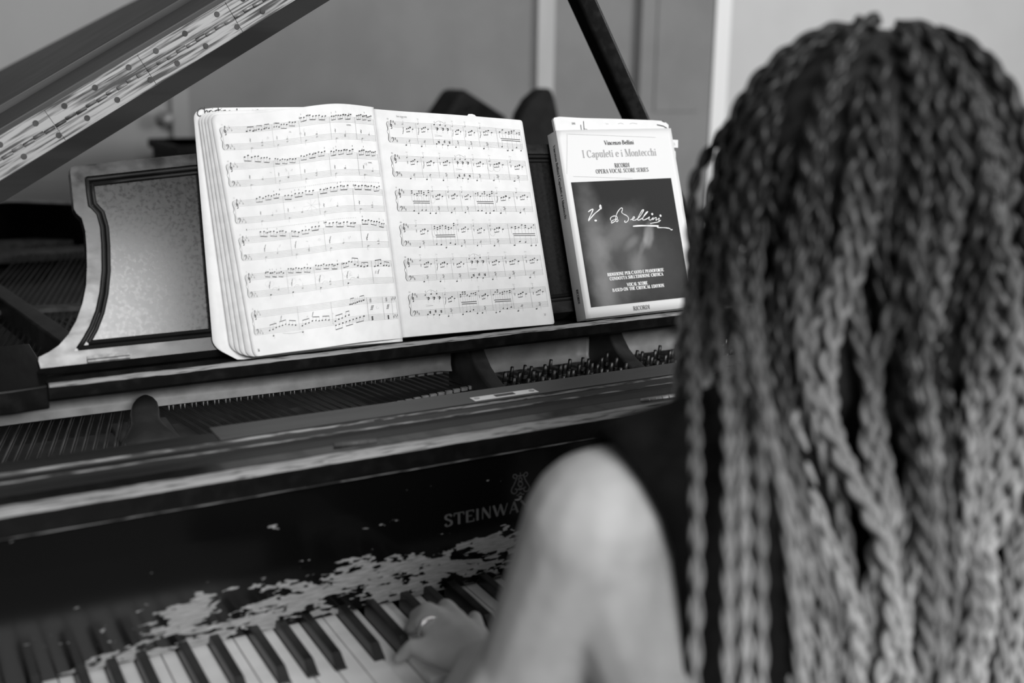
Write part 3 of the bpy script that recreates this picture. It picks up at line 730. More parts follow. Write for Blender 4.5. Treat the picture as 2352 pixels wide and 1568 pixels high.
def text(ink, s, x0, y0, x1, y1, cap, mi=0, thick=.15, hair=.045, serif=True, spread=1.0):
    """baseline from (x0,y0) to (x1,y1); y grows upward in the local frame"""
    tw = sum(G[c][0] for c in s); L_ = math.hypot(x1-x0, y1-y0); ux, uy = (x1-x0)/L_, (y1-y0)/L_
    k = L_/tw; pen = 0
    def tr(px, py): X = (pen+px)*k; Y_ = py*cap; return (x0+ux*X-uy*Y_, y0+uy*X+ux*Y_)
    sc = min(cap, k*1.15)
    for c in s:
        g = G[c]
        for kind, pts in g[1]:
            pts2 = [tr(*p) for p in pts]; ws = []
            for i in range(len(pts)):
                if kind == 'K': ws.append(thick*sc)
                elif kind == 'H': ws.append(hair*sc)
                else:
                    a, b = pts[max(i-1, 0)], pts[min(i+1, len(pts)-1)]; l = math.hypot(b[0]-a[0], b[1]-a[1]) or 1
                    ws.append((hair+(thick-hair)*abs((b[1]-a[1])/l)**1.6)*sc)
            ink.stroke(pts2, ws, mi)
        if serif:
            for (px, py) in g[2]:
                a, b = tr(px-.12, py), tr(px+.12, py); ink.stroke([a, b], hair*1.1*sc, mi)
        if len(g) > 3:
            for (px, py) in g[3]:
                cx_, cy_ = tr(px, py); ink.oval(cx_, cy_, .085*sc, .085*sc, 0, mi)
        pen += g[0]

# fallboard lettering on the front face
fa, fb_ = V((0, .0012, .80)), V((0, .0042, .884)); fd = (fb_-fa).normalized(); fn_ = V((0, -fd.z, fd.y))
def fbp(x, y): # pixel -> (s, t) on the face
    p = hit(x, y, fn_, fn_.dot(fa)); return p.x, (p-fa).dot(fd)
def FBS(s, t, n=.0004):
    # follow the slightly bent face
    z = .80+t*fd.z
    for (y0, z0), (y1, z1) in zip(fb[0:5], fb[1:6]):
        if z0 <= z <= z1 or (z1 > .889): return V((s, y0+(y1-y0)*(z-z0)/(z1-z0)-n, z))
    return fa+V((s, 0, 0))+fd*t+fn_*n
ik = Ink(); s0, t0 = fbp(1019, 1209); s1, t1 = fbp(1167, 1181); w6 = sum(G[c][0] for c in 'STEINW'); wa = sum(G[c][0] for c in 'STEINWAY & SONS')
cap = fbp(1033, 1180)[1]-fbp(1033, 1207)[1]
text(ik, 'STEINWAY & SONS', s0, (t0+t1)/2, s0+(s1-s0)*wa/w6, (t0+t1)/2, cap, 0, .20, .08, serif=False)
def z7(x, y): return fbp(960+x*.1403, 1040+y*.1403)
lc = z7(1672, 500)[0]
def lyre(pts, w, both=True):
    p = [z7(*a) for a in pts]; p = spl(p, 4); ik.stroke(p, w)
    if both: ik.stroke([(2*lc-a, b) for a, b in p], w)
lyre([(1600, 410), (1570, 410), (1553, 385), (1563, 355), (1595, 350), (1617, 385), (1600, 440), (1560, 530), (1528, 590), (1528, 635), (1558, 662), (1595, 655), (1617, 620), (1605, 585), (1582, 590)], .0009)
lyre([(1606, 378), (1640, 372), (1672, 376)], .0009); lyre([(1670, 315), (1672, 380)], .0007, False)
for a, b, c in ((1672, 430, 28), (1672, 505, 38)):
    ik.stroke([z7(a+c*math.cos(q_/12*2*pi), b+c*1.05*math.sin(q_/12*2*pi)) for q_ in range(13)], .0008)
for dx in (-18, 0, 18): lyre([(1672+dx, 548), (1672+dx, 590)], .0005, False)
lyre([(1610, 600), (1640, 592), (1672, 597)], .0009); lyre([(1610, 690), (1645, 682), (1672, 640)], .0009)
ik.build('lettering', ['decal'], FB, lambda s, t: FBS(s, t))

# ------------------------------------------------------------------ open score
BK = empty('open_music_score', ST(.585, 0, .0), 'open thick music book with handwritten name on its back sheet', 'music book')
def lerp(a, b, t): return a+(b-a)*t
def page_fn(us, top, bot, ns):
    T_ = [ST(*pst(x, y, n), n) for (x, y), n in zip(top, ns)]; B_ = [ST(*pst(x, y, n), n) for (x, y), n in zip(bot, ns)]
    B_ = [b+UP*max(0, .0006-(b-O20).dot(UP)) for b in B_]
    def cr(L_, u):
        for i in range(len(us)-1):
            if u <= us[i+1] or i == len(us)-2:
                t = (u-us[i])/(us[i+1]-us[i]); p0, p1, p2, p3 = L_[max(i-1, 0)], L_[i], L_[i+1], L_[min(i+2, len(us)-1)]
                return .5*((2*p1)+(-p0+p2)*t+(2*p0-5*p1+4*p2-p3)*t*t+(-p0+3*p1-3*p2+p3)*t**3)
    return lambda u, v: lerp(cr(T_, u), cr(B_, u), v)   # v from top
U5 = [0, .25, .47, .75, 1]
PL = page_fn(U5, [(483, 263), (590, 259), (665, 250), (770, 238), (858, 246)], [(582, 821), (655, 812), (732, 801), (830, 786), (925, 777)], [.025, .036, .042, .036, .006])
PR = page_fn([0, .22, .45, .72, 1], [(858, 250), (930, 256), (1010, 261), (1090, 267), (1199, 276)], [(925, 775), (1000, 768), (1080, 761), (1170, 753), (1274, 744)], [.006, .017, .019, .016, .013])
def sheet(fn, name, parent, mt, rl=0, rr=0, th=.0003, off=0, nu=28, nv=24, hmm=297, wmm=215):
    q = MB()
    def f(u, v):
        # rounded outer corners
        rv = min(v, 1-v)*hmm; c0 = c1 = 0
        if rl and rv < rl: c0 = (rl-math.sqrt(max(0, rl*rl-(rl-rv)**2)))/wmm
        if rr and rv < rr: c1 = (rr-math.sqrt(max(0, rr*rr-(rr-rv)**2)))/wmm
        uu = c0+(1-c0-c1)*u; return fn(uu, v)+NN*off
    vs = [0, .003, .007, .012, .02, .03]; vs = vs+[.03+.94*i/16 for i in range(1, 16)]+[1-a for a in vs[::-1]]
    vsl = vs; nvv = len(vsl)-1
    pts = [f(i/nu, vv) for vv in vsl for i in range(nu+1)]
    fs = [(j*(nu+1)+i, (j+1)*(nu+1)+i, (j+1)*(nu+1)+i+1, j*(nu+1)+i+1) for j in range(nvv) for i in range(nu)]
    q.add(pts, fs); return q.build(name, mt, parent, smooth=True, solid=th)
lays = [((444, 257), (489, 797), .0035, (600, 247)), ((455, 266), (529, 804), .0085, (600, 256)), ((461, 265), (541, 812), .0125, (600, 257)), ((468, 264), (553, 817), .0165, (600, 257)), ((475, 264), (566, 820), .0205, (600, 258))]
for k, (tp, bt, n0, tm) in enumerate(lays):
    nm_ = [n0, n0+.003+.001*k, n0+.005+.001*k, n0+.003, .004]
    s1_ = [pst(*tp, n0)[0]]; sg = pst(890, 500, .004)[0]
    st_, sbm = pst(*tp, n0), pst(*bt, n0); tg_top = pst(858, 252, .006)[1]
    def fnk(u, v, n0=n0, st_=st_, sbm=sbm, tm=tm, k=k, tg=tg_top):
        n = n0+.010*math.sin(pi*min(1, u*1.0))*(.4+.25*k)*.8
        if k == 0: n = n0+.001*math.sin(pi*u)
        ttop = pst(600, tm[1], n0)[1] if u > .12 else st_[1]+(pst(600, tm[1], n0)[1]-st_[1])*(u/.12)**.5
        s = lerp(lerp(st_[0], .592, u), lerp(sbm[0], .587, u), v)
        b_ = max(.0008, sbm[1]*(1-min(1, u/.12)))
        return ST(s, lerp(ttop, b_, v), n*(1-u**4)+.004*u**4)
    sheet(fnk, 'back_sheet' if k == 0 else 'page_block', BK, 'paper' if k == 0 else 'paper_edge', rl=9, th=.0034 if k else .0009)
pgl = sheet(PL, 'left_page', BK, 'paper', rl=11); pgr = sheet(PR, 'right_page', BK, 'paper', rr=4)
for k in range(3):
    sheet(lambda u, v, k=k: PR(lerp(.03, .995-.004*k, u), v)-NN*(.0025+.003*k)*(1-.3*u), 'page_block', BK, 'paper_edge', rr=4, th=.0022)
# torn slip above the right page
a = [(1072, 267), (1076, 262), (1084, 262), (1090, 264), (1096, 270), (1096, 280), (1072, 280)]
q = MB(); q.prism([ST(*pst(x, y, .012), .012) for x, y in a], NN*.0004); q.build('torn_slip', 'paper', BK)

# notation ---------------------------------------------------------
HM, WL, WR = 297., 215., 222.
SPC = 1.72   # staff space in mm
def treble(ik, x, yb, s):
    pts = spl([(0, -1.2), (.25, -1.5), (.5, -1.1), (.35, 0), (.12, 2.2), (.0, 3.6), (.15, 4.7), (.42, 4.9), (.5, 4.0), (.1, 3.1), (-.45, 2.3), (-.55, 1.2), (-.1, .25), (.55, .4), (.75, 1.1), (.4, 1.75), (-.05, 1.6), (-.15, 1.0)], 4)
    n = len(pts); ik.stroke([(x+a*s*1.05, yb-b*s) for a, b in pts], [(.16+.26*abs(math.sin(i*pi/n*4)))*s for i in range(n)]); ik.oval(x-.1*s, yb+1.4*s, .33*s, .33*s)
def bassclef(ik, x, yb, s):
    pts = spl([(-.55, 3.0), (-.35, 3.7), (.25, 4.0), (.8, 3.4), (.75, 2.2), (.2, 1.1), (-.7, .4)], 4)
    n = len(pts); ik.stroke([(x+a*s, yb-b*s) for a, b in pts], [(.12+.38*math.sin(pi*i/n))*s for i in range(n)]); ik.oval(x-.4*s, yb-3.05*s, .33*s, .33*s)
    ik.oval(x+1.2*s, yb-3.5*s, .16*s, .16*s); ik.oval(x+1.2*s, yb-2.5*s, .16*s, .16*s)
def flat(ik, x, y, s): ik.line(x-.25*s, y+.45*s, x-.25*s, y-1.8*s, .12*s); ik.stroke(spl([(x-.25*s, y-.3*s), (x+.2*s, y-.5*s), (x+.22*s, y), (x-.25*s, y+.45*s)], 3), .16*s)
def sharp(ik, x, y, s):
    for d in (-.2, .2): ik.line(x+d*s, y-1.1*s, x+d*s, y+1.1*s, .11*s)
    for d in (-.35, .4): ik.line(x-.45*s, y+(d+.12)*s, x+.45*s, y+(d-.12)*s, .26*s)
def brace(ik, x, y0, y1):
    h = y1-y0; pts = spl([(x, y0), (x-1.7, y0+.12*h), (x-.9, y0+.36*h), (x-2.4, y0+.5*h), (x-.9, y0+.64*h), (x-1.7, y0+.88*h), (x, y1)], 6)
    n = len(pts); ik.stroke(pts, [.18+.75*abs(math.sin(2*pi*i/n)) for i in range(n)])
def qrest(ik, x, yb, s): ik.stroke([(x-.3*s, yb-3.4*s), (x+.35*s, yb-2.6*s), (x-.2*s, yb-2.0*s), (x+.4*s, yb-1.1*s), (x-.25*s, yb-1.2*s), (x+.1*s, yb-.4*s)], [.12*s, .4*s, .45*s, .2*s, .35*s, .1*s])
def forte(ik, x, y, s, mi=0):
    ik.stroke(spl([(x+.9*s, y-1.5*s), (x+.55*s, y-1.7*s), (x+.1*s, y-.2*s), (x-.3*s, y+1.2*s), (x-.7*s, y+1.1*s)], 4), .30*s, mi); ik.line(x-.2*s, y-.6*s, x+.7*s, y-.6*s, .14*s, mi)
class Staff:
    def __init__(s, ik, yt, x0, x1): s.ik = ik; s.yt = yt; s.yb = yt+4*SPC; s.x0 = x0; s.x1 = x1
    def y(s, p): return s.yb-p*SPC/2
    def lines(s, ):
        for i in range(5): s.ik.line(s.x0, s.yt+i*SPC, s.x1, s.yt+i*SPC, .20, 1)
    def ledger(s, x, p):
        for q_ in range(-2, int(p)-1, -2): s.ik.line(x-1.3, s.y(q_), x+1.3, s.y(q_), .18, 1)
        for q_ in range(10, int(p)+1, 2): s.ik.line(x-1.3, s.y(q_), x+1.3, s.y(q_), .18, 1)
    def head(s, x, p, hollow=False):
        if hollow: s.ik.ringo(x, s.y(p), .92, .62, .30, -.35)
        else: s.ik.oval(x, s.y(p), 1.08, .80, -.35)
        s.ledger(x, p)
    def beam(s, notes, up, bl=5.2, th=.85):
        xs_ = [n[0] for n in notes]; ps = [n[1] for n in notes]
        sg = -1 if up else 1; ox = .95 if up else -.95
        ya, yb_ = s.y(ps[0]), s.y(ps[-1]); slope = max(-.14, min(.14, (yb_-ya)/max(1, xs_[-1]-xs_[0])))
        ext = [s.y(p) for p in ps]; y0 = (min(ext) if up else max(ext))+sg*bl*.85
        xm = (xs_[0]+xs_[-1])/2
        def by(x): return y0+slope*(x-xm)
        for x, p in notes:
            s.head(x, p); s.ik.line(x+ox, s.y(p), x+ox, by(x+ox), .17, 1)
        x0, x1 = xs_[0]+ox, xs_[-1]+ox
        s.ik.line(x0, by(x0), x1, by(x1), th)
def contour(c, x):
    for (a, pa_), (b, pb_) in zip(c, c[1:]):
        if x <= b: return pa_+(pb_-pa_)*(x-a)/max(1e-6, b-a)
    return c[-1][1]
rnd = random.Random(5)
def left_page():
    ik = Ink()
    sysd = [([.30, .5, .70, .86, 1], [(.12, 1), (.3, 4), (.32, 3), (.5, 9), (.52, 12), (.56, 14), (.7, 9), (.71, 9), (.86, 12), (1, 12)], [9, 9, 9, 9, 9], .115),
            ([.28, .47, .67, .85, 1], [(.09, 16), (.12, 18), (.28, 12), (.30, 10), (.42, 7), (.47, 9), (.65, 12), (.67, 11), (.85, 12), (1, 11)], [9, 9, 9, 9, 9], .085),
            ([.32, .57, .80, 1], [(.12, 9), (.3, 13), (.33, 8), (.55, 12), (.57, 10), (.8, 13), (1, 12)], [9, 9, 9, 9], .12),
            ([.34, .58, .82, 1], [(.1, 14), (.33, 11), (.35, 9), (.42, 8), (.57, 13), (.6, 15), (.8, 11), (.83, 15), (.9, 14), (1, 8)], [9, 9, 9, 9], .115),
            ([.28, .48, .67, .86, 1], [(.1, 6), (.14, 8), (.28, 5), (.30, 10), (.48, 7), (.50, 10), (.67, 6), (.70, 8), (.75, 8), (.77, 2), (.86, -1), (.92, 3), (1, -2)], [9, 9, 9, 9, 6], .115)]
    nums = ['55', '60', '65', '69', '73', '78']
    for k in range(6):
        x0, x1 = 13.5+.2*k, WL-5; yt = 16.5+k*45.4; yb = yt+21.2
        T_ = Staff(ik, yt, x0, x1); B_ = Staff(ik, yb, x0, x1); T_.lines(); B_.lines(); s = SPC
        ik.line(x0, yt, x0, B_.yb, .3, 1); brace(ik, x0-.6, yt, B_.yb); treble(ik, x0+3.6, T_.yb, s); bassclef(ik, x0+3.2, B_.yb, s)
        text(ik, nums[k], x0, -(yt-2.2), x0+3.2, -(yt-2.2), 2.0, 2) if 0 else None
        for j, (p, q_) in enumerate(((4, 2), (7, 5), (3, 1))): flat(ik, x0+7.0+2.0*j, T_.y(p), s); flat(ik, x0+7.0+2.0*j, B_.y(q_), s)
        wd_ = x1-x0
        if k < 5:
            bars, ct, cnts, st0 = sysd[k]; prev = st0
            for bi, br in enumerate(bars):
                ik.line(x0+br*wd_, yt, x0+br*wd_, B_.yb, .22, 1)
                a, b = prev+.012, br-.012; nn_ = cnts[bi]; notes = []
                for i in range(nn_):
                    fx = a+(b-a)*(i+.3)/nn_; p = round(contour(ct, fx)+.9*math.sin(i*2.1+bi)); notes.append((x0+fx*wd_, p))
                    if rnd.random() < .16: sharp(ik, x0+fx*wd_-2.1, T_.y(p), s*.8)
                    if rnd.random() < .16: text_num(ik, x0+fx*wd_, T_.y(p)-3.4)
                for g in range(0, nn_, 3):
                    gr = notes[g:g+3]; T_.beam(gr, sum(p for _, p in gr)/len(gr) < 5)
                bxx = x0+(prev+.03)*wd_; bw = (br-prev)*wd_
                lowp = rnd.choice((1, 2, 3))
                if k < 4 or bi < 4:
                    qrest(ik, bxx, B_.yt-.5, s); B_.head(bxx+.8, lowp, k < 4); ik.line(bxx-.2, B_.y(lowp), bxx-.2, B_.y(lowp)+5.5, .17, 1)
                    B_.head(bxx+bw*.38, lowp+rnd.choice((4, 5, 6, 7)), True); ik.line(bxx+bw*.38+.9, B_.y(lowp+5), bxx+bw*.38+.9, B_.y(lowp+5)-5.5, .17, 1)
                    if rnd.random() < .5: B_.head(bxx+bw*.38, lowp+3, True)
                    ik.oval(bxx+3.0, B_.y(lowp), .25, .25)
                if k >= 3 and rnd.random() < .8: forte(ik, bxx+1, (T_.yb+B_.yt)/2, 1.6)
                if k == 4 and bi < 4:
                    ik.stroke(arc(bxx+1, (T_.yb+B_.yt)/2-.2, 6, 3.6, 0, 370, 24), .16, 2)
                    ik.stroke(spl([(bxx+3, B_.yt+1), (bxx+6, B_.yt-2.2), (bxx+11, B_.yt-1.4)], 5), .2, 1)
                prev = br
        else:
            for br in (.33, .57, .81, .90, .96, 1): ik.line(x0+br*wd_, yt, x0+br*wd_, B_.yb, .22, 1)
            for a, b, c, up in ((.10, .32, [(.1, 3), (.17, 8), (.22, 10), (.32, 6)], True), (.345, .56, [(.34, 4), (.42, 10), (.56, 8)], True), (.58, .70, [(.58, 5), (.70, 12)], True), (.58, .80, [(.58, -1), (.80, 8)], False)):
                nn_ = 9 if b-a > .15 else 5; nt = [(x0+(a+(b-a)*(i+.3)/nn_)*wd_, round(contour(c, a+(b-a)*(i+.3)/nn_))) for i in range(nn_)]
                for g in range(0, nn_, 3):
                    if nt[g:g+3]: B_.beam(nt[g:g+3], up)
            T_.beam([(x0+(.70+.013*i)*wd_, 1+i*.6//1) for i in range(8)], True)
            for xx in (.13, .35): B_.head(x0+xx*wd_, -4); ik.line(x0+xx*wd_+1, B_.y(-4), x0+xx*wd_+1, B_.y(-4)+4, .17, 1)
            ik.stroke(spl([(x0+.2*wd_, B_.y(-2)), (x0+.27*wd_, B_.y(-4)), (x0+.36*wd_, B_.y(-3))], 8), .22, 1)
            forte(ik, x0+.2*wd_, T_.yb+5, 1.7); forte(ik, x0+.43*wd_, T_.yb+5, 1.7)
            for xx in (.83, .925):
                for pp in (1, 3, 5): B_.head(x0+xx*wd_, pp); T_.head(x0+xx*wd_, pp+1, True)
                forte(ik, x0+xx*wd_, T_.yb+6, 1.7); forte(ik, x0+xx*wd_+1.4, T_.yb+6, 1.7)
            for dx in range(4): sharp(ik, x0+(.965+.01*dx)*wd_, T_.y(4+dx % 2*2), s*.8); sharp(ik, x0+(.965+.01*dx)*wd_, B_.y(3+dx % 2*2), s*.8)
        # pencilled marks
        for _ in range(4):
            px_, py_ = x0+rnd.uniform(.15, .9)*wd_, (T_.yb+B_.yt)/2+rnd.uniform(-2, 2)
            ik.stroke(spl([(px_+rnd.uniform(-2, 2), py_+rnd.uniform(-2, 2)) for _ in range(5)], 4), .3, 2)
        if k in (2, 3):
            y_ = yt-9; xa = x0+(.30 if k == 2 else .05)*wd_; xb_ = x0+(.98 if k == 2 else .80)*wd_; xx = xa+3
            while xx < xb_: ik.line(xx, y_, min(xx+1.6, xb_), y_, .22, 1); xx += 2.8
            mtext(ik, '8', xa, y_+.9, 2.2)
        mtext(ik, nums[k], x0, yt-2.4, 2.1, 2)
    ik.stroke([(110, 118), (122, 128)], .25, 2); ik.stroke([(122, 117), (108, 129)], .25, 2); ik.stroke([(104, 123), (127, 122)], .25, 2); ik.stroke([(115, 115), (115, 131)], .25, 2)
    mtext(ik, '36', 13, 291.5, 3.4)
    mtext(ik, 'cresc.', 172, 27.5, 2.2, 1); mtext(ik, 'cresc.', 193, 74, 2.2, 1)
    return ik
def mtext(ik, s, x, y, cap, mi=0, slant=0):
    sub = Ink(); text(sub, s, 0, 0, sum(G.get(c, G['o'])[0] for c in s)*cap, 0, cap, mi, .17, .09, serif=False)
    ik.mb.add([(x+a, y-b, 0) for a, b, _ in sub.mb.v], sub.mb.f, mi)
G['s'] = (.42, [('C', spl([(.36, .52), (.22, .63), (.09, .48), (.34, .18), (.20, .01), (.07, .12)], 3))], [])
def text_num(ik, x, y): mtext(ik, rnd.choice('13542'.replace('2', '1')), x-.5, y, 1.9)
def right_page():
    ik = Ink(); nums = ['83', '90', '97', '104', '110', '117']
    for k in range(6):
        x0, x1 = 23.5-.3*k, WR-8; yt = 15.0+k*45.6; yb = yt+21.2
        T_ = Staff(ik, yt, x0, x1); B_ = Staff(ik, yb, x0, x1); T_.lines(); B_.lines(); s = SPC; wd_ = x1-x0
        ik.line(x0, yt, x0, B_.yb, .3, 1); brace(ik, x0-.6, yt, B_.yb); treble(ik, x0+3.6, T_.yb, s); bassclef(ik, x0+3.2, B_.yb, s)
        for j, (p, q_) in enumerate(((8, 6), (5, 3))): sharp(ik, x0+7.2+2.0*j, T_.y(p), s); sharp(ik, x0+7.2+2.0*j, B_.y(q_), s)
        types = ['AABAAAC', 'AABBAAA'.replace('BB', 'AB'), 'CAAACAA', 'ACAAAC', 'AAABAAA', 'BACACAA'][k]
        ws = [1.35 if t in 'BC' else 1. for t in types]; tot = sum(ws); f = .085; prev = f
        for ti, (t, w_) in enumerate(zip(types, ws)):
            br = prev+(1-f)*w_/tot; xa = x0+prev*wd_; bw = (br-prev)*wd_
            ik.line(x0+br*wd_, yt, x0+br*wd_, B_.yb, .2, 1)
            p0 = rnd.choice((6, 7, 5))
            if t == 'A':
                T_.head(xa+3.2, p0, True); ik.line(xa+4.1, T_.y(p0), xa+4.1, T_.y(p0)-5.2, .15, 1)
                ik.stroke([(xa+2.6, yt-6.2), (xa+5.6, yt-5.4), (xa+2.6, yt-4.6)], .2, 1)
                qrest(ik, xa+3.4, T_.yb+4.2, s*.85)
                q0 = rnd.choice((-1, 0, -2)); T_.beam([(xa+bw*.36, q0), (xa+bw*.48, q0+1+rnd.choice((0, 1))), (xa+bw*.60, q0+3)], False, 4.4)
                if rnd.random() < .5: T_.head(xa+bw*.60, q0+2)
                T_.head(xa+bw*.76, q0); ik.line(xa+bw*.76-.9, T_.y(q0), xa+bw*.76-.9, T_.y(q0)+4.5, .15, 1)
                lp = rnd.choice((-3, -2, -4)); B_.head(xa+bw*.20, lp); ik.line(xa+bw*.2+.9, B_.y(lp), xa+bw*.2+.9, B_.y(lp)-5.5, .15, 1)
                for pp in range(rnd.choice((2, 3, 3))): B_.head(xa+bw*.42+(pp % 2)*.8, 3+pp*2, True)
                ik.line(xa+bw*.42+.9, B_.y(3), xa+bw*.42+.9, B_.yb+4, .15, 1)
                if rnd.random() < .4: forte(ik, xa+2.5, T_.yb+6.5, 1.6)
            elif t == 'B':
                for g in range(3):
                    gx = xa+bw*(.14+.28*g); T_.head(gx, 6+rnd.choice((0, 1))); ik.line(gx+.9, T_.y(6), gx+.9, T_.y(6)-6, .15, 1)
                    for dx, c in ((.12, (0, 2)), ):
                        for pp in (-1, 1, 2): T_.head(gx+bw*dx+(pp == 1)*.9, pp)
                        ik.line(gx+bw*dx-.9, T_.y(1), gx+bw*dx-.9, T_.y(-1)+4.6, .15, 1)
                    ik.stroke([(gx+1, T_.y(2)-1), (gx+2.2, T_.y(2)+.3), (gx+1.5, T_.y(0))], .35)
                    B_.head(gx, 1-g); ik.line(gx-.9, B_.y(1-g), gx-.9, B_.y(1-g)+5, .15, 1)
                    for pp in (3, 5): B_.head(gx+bw*.12, pp+g % 2)
                    ik.line(gx+bw*.12+.9, B_.y(4), gx+bw*.12+.9, B_.y(9), .15, 1)
                    ik.stroke([(gx+1.5, B_.y(6)), (gx+2.6, B_.y(5)), (gx+1.8, B_.y(3))], .35); ik.oval(gx+.3, yt-3, .28, .28)
                ik.stroke(spl([(xa+bw*.16, yt-1), (xa+bw*.4, yt-4.6), (xa+bw*.7, yt-1)], 6), .22, 1)
                ik.line(xa+bw*.1, T_.yb+8, xa+bw*.45, T_.yb+9.2, .18, 1); ik.line(xa+bw*.1, T_.yb+9.8, xa+bw*.45, T_.yb+9.2, .18, 1)
            else:
                n_ = 8
                nt = [(xa+bw*(.12+.80*i/(n_-1)), round(2+2.6*math.sin(i*1.6+k)+(i % 2))) for i in range(n_)]
                for x_, p in nt:
                    T_.head(x_, p)
                    if rnd.random() < .35: T_.head(x_+.2, p+3)
                    ik.line(x_-.9, T_.y(p), x_-.9, T_.yb+7, .13, 1)
                ik.line(nt[0][0], T_.yb+7.5, nt[-1][0], T_.yb+7.6, .9)
                for i in range(5):
                    x_ = xa+bw*(.12+.19*i); p = rnd.choice((-4, -3, 1, 2, 3)); B_.head(x_, p); ik.line(x_+.9, B_.y(p), x_+.9, B_.yt-4, .13, 1)
                ik.line(xa+bw*.14, B_.yt-4.4, xa+bw*.92, B_.yt-4.2, .9)
            prev = br
        for _ in range(2):
            px_, py_ = x0+rnd.uniform(.15, .9)*wd_, (T_.yb+B_.yt)/2
            if k in (1, 2, 3): ik.stroke(arc(px_, py_-2, 4, 5, 0, 350, 18), .18, 2)
        mtext(ik, nums[k], x0-1, yt-2.2, 2.1, 2)
    mtext(ik, 'ben marcato', 36, 8.5, 2.6, 2); mtext(ik, '37', WR-17, 284, 3.0, 2)
    return ik
G['s'] = (.42, [('C', spl([(.36, .52), (.22, .63), (.09, .48), (.34, .18), (.20, .01), (.07, .12)], 3))], [])
def onpage(F, Wm):
    def f(x, y):
        u, v = x/Wm, y/HM; e = .004; p = F(u, v); a = F(min(u+e, 1), v)-F(u-e, v); b = F(u, v+e)-F(u, v-e)
        n = b.cross(a)
        if n.length < 1e-9: n = NN
        n.normalize()
        if n.dot(NN) < 0: n = -n
        return p+n*.00045
    return f
left_page().build('printed_notes', ['ink', 'ink_thin', 'pencil'], pgl, onpage(PL, WL))
right_page().build('printed_notes', ['ink', 'ink_thin', 'ink_grey'], pgr, onpage(PR, WR))
# handwritten name on the top of the back sheet
ik = Ink()
def z3(x, y): return (430+x/2.53, 220+y/2.53)
for st_ in ([(97, 78), (85, 70), (66, 82), (60, 102), (70, 116), (84, 114)], [(100, 62), (104, 104)], [(104, 92), (114, 84), (120, 90), (122, 104)], [(128, 84), (131, 106)], [(130, 92), (137, 84), (144, 85)],
            [(150, 86), (153, 110)], [(148, 72), (149, 74)], [(172, 84), (162, 86), (166, 94), (172, 100), (160, 105)], [(181, 68), (184, 92), (192, 102)], [(170, 82), (196, 79)], [(201, 84), (204, 102)], [(199, 71), (200, 73)],
            [(211, 82), (214, 100)], [(214, 88), (222, 82), (227, 98)], [(252, 84), (240, 88), (242, 98), (254, 90), (257, 98)], [(290, 72), (291, 100), (304, 98)], [(312, 86), (318, 96)], [(326, 88), (320, 106)], [(332, 92), (340, 88), (344, 98)], [(352, 90), (362, 85), (366, 97)], [(374, 88), (384, 82), (388, 95)], [(398, 84), (414, 79)]):
    ik.stroke(spl([pst(*z3(x, y), .006) for x, y in st_], 4), .0012)
bs = [o for o in BK.children if o.name == 'back_sheet'][0]
ik.build('handwritten_name', ['ink'], bs, lambda s, t: ST(s, t, .0052))

# ------------------------------------------------------------------ worn score behind the vocal score
WB = empty('worn_music_book', ST(.97, 0, .003), 'worn white music book with a paper tab, standing behind the vocal score', 'music book')
so = [pst(x, y, .006) for x, y in [(1276, 300), (1271, 275), (1273, 270), (1285, 268), (1340, 271), (1420, 273), (1500, 276), (1524, 278), (1533, 284), (1538, 300), (1543, 350), (1550, 410), (1556, 450), (1560, 500), (1569, 560), (1580, 620), (1597, 655), (1600, 690), (1606, 710)]]
so = so+[(so[-1][0]-.01, .0008), (so[0][0]+.004, .0008)]
so = [(s, max(.0008, t)) for s, t in so]
q = MB(); q.prism([ST(s, t, .0008) for s, t in so], NN*.0052); q.build('pages', 'paper', WB)
q = MB()
so2 = [(s-.003 if i > 8 else s+.001, t-.002 if t > .2 else t) for i, (s, t) in enumerate(so)]
q.prism([ST(s, max(.0009, t), .0061) for s, t in so2], NN*.0008); fp = q.build('front_sheet', 'paper', WB)
ik = Ink()
def z5(x, y): return (1220+x*.3318, 240+y*.3318)
for st_, w in (([(362, 115), (366, 180)], .0011), ([(343, 140), (348, 182)], .0011), ([(295, 177), (315, 179)], .0006), ([(366, 168), (388, 172)], .0006), ([(870, 140), (915, 150), (940, 165)], .0016), ([(905, 112), (925, 124)], .0012), ([(940, 165), (946, 225)], .0009), ([(750, 212), (860, 220)], .0007), ([(370, 176), (384, 180)], .0008)):
    ik.stroke([pst(*z5(x, y), .007) for x, y in st_], w)
for st_ in ([(515, 128), (520, 136), (535, 134)], [(600, 135), (620, 128), (640, 136)], [(680, 135), (700, 128), (735, 134)]): ik.stroke([pst(*z5(x, y), .007) for x, y in st_], .0006, 1)
a = pst(*z5(282, 140), .007); b = pst(*z5(306, 140), .007); text(ik, '144', a[0], a[1], b[0], a[1], .0035, 0, .2, .1, serif=False)
ik.build('printed_notes', ['ink', 'ink_grey'], fp, lambda s, t: ST(s, t, .0073))
tb = [pst(x, y, .005) for x, y in ((1540, 321), (1556, 322), (1556, 340), (1541, 339))]
q = MB(); q.prism([ST(s, t, .0062) for s, t in tb], NN*.0004); tbo = q.build('paper_tab', 'paper', WB)
ik = Ink(); a = pst(1544, 334, .0067); text(ik, '85', a[0], a[1], a[0]+.006, a[1], .004, 0, .2, .1, serif=False); ik.build('number', ['ink_grey'], tbo, lambda s, t: ST(s, t, .0069))
for x0, y0, x1, y1, g in ((1543, 345, 1551, 362, 'paper'), (1546, 366, 1552, 380, 'ink_grey'), (1550, 398, 1555, 416, 'ink_grey')):
    q = MB(); q.prism([ST(*pst(x, y, .0055), .0055) for x, y in ((x0-4, y0), (x1, y0+2), (x1+1, y1), (x0-4, y1))], NN*.0005); q.build('index_tab', g if g != 'ink_grey' else 'spine', WB)

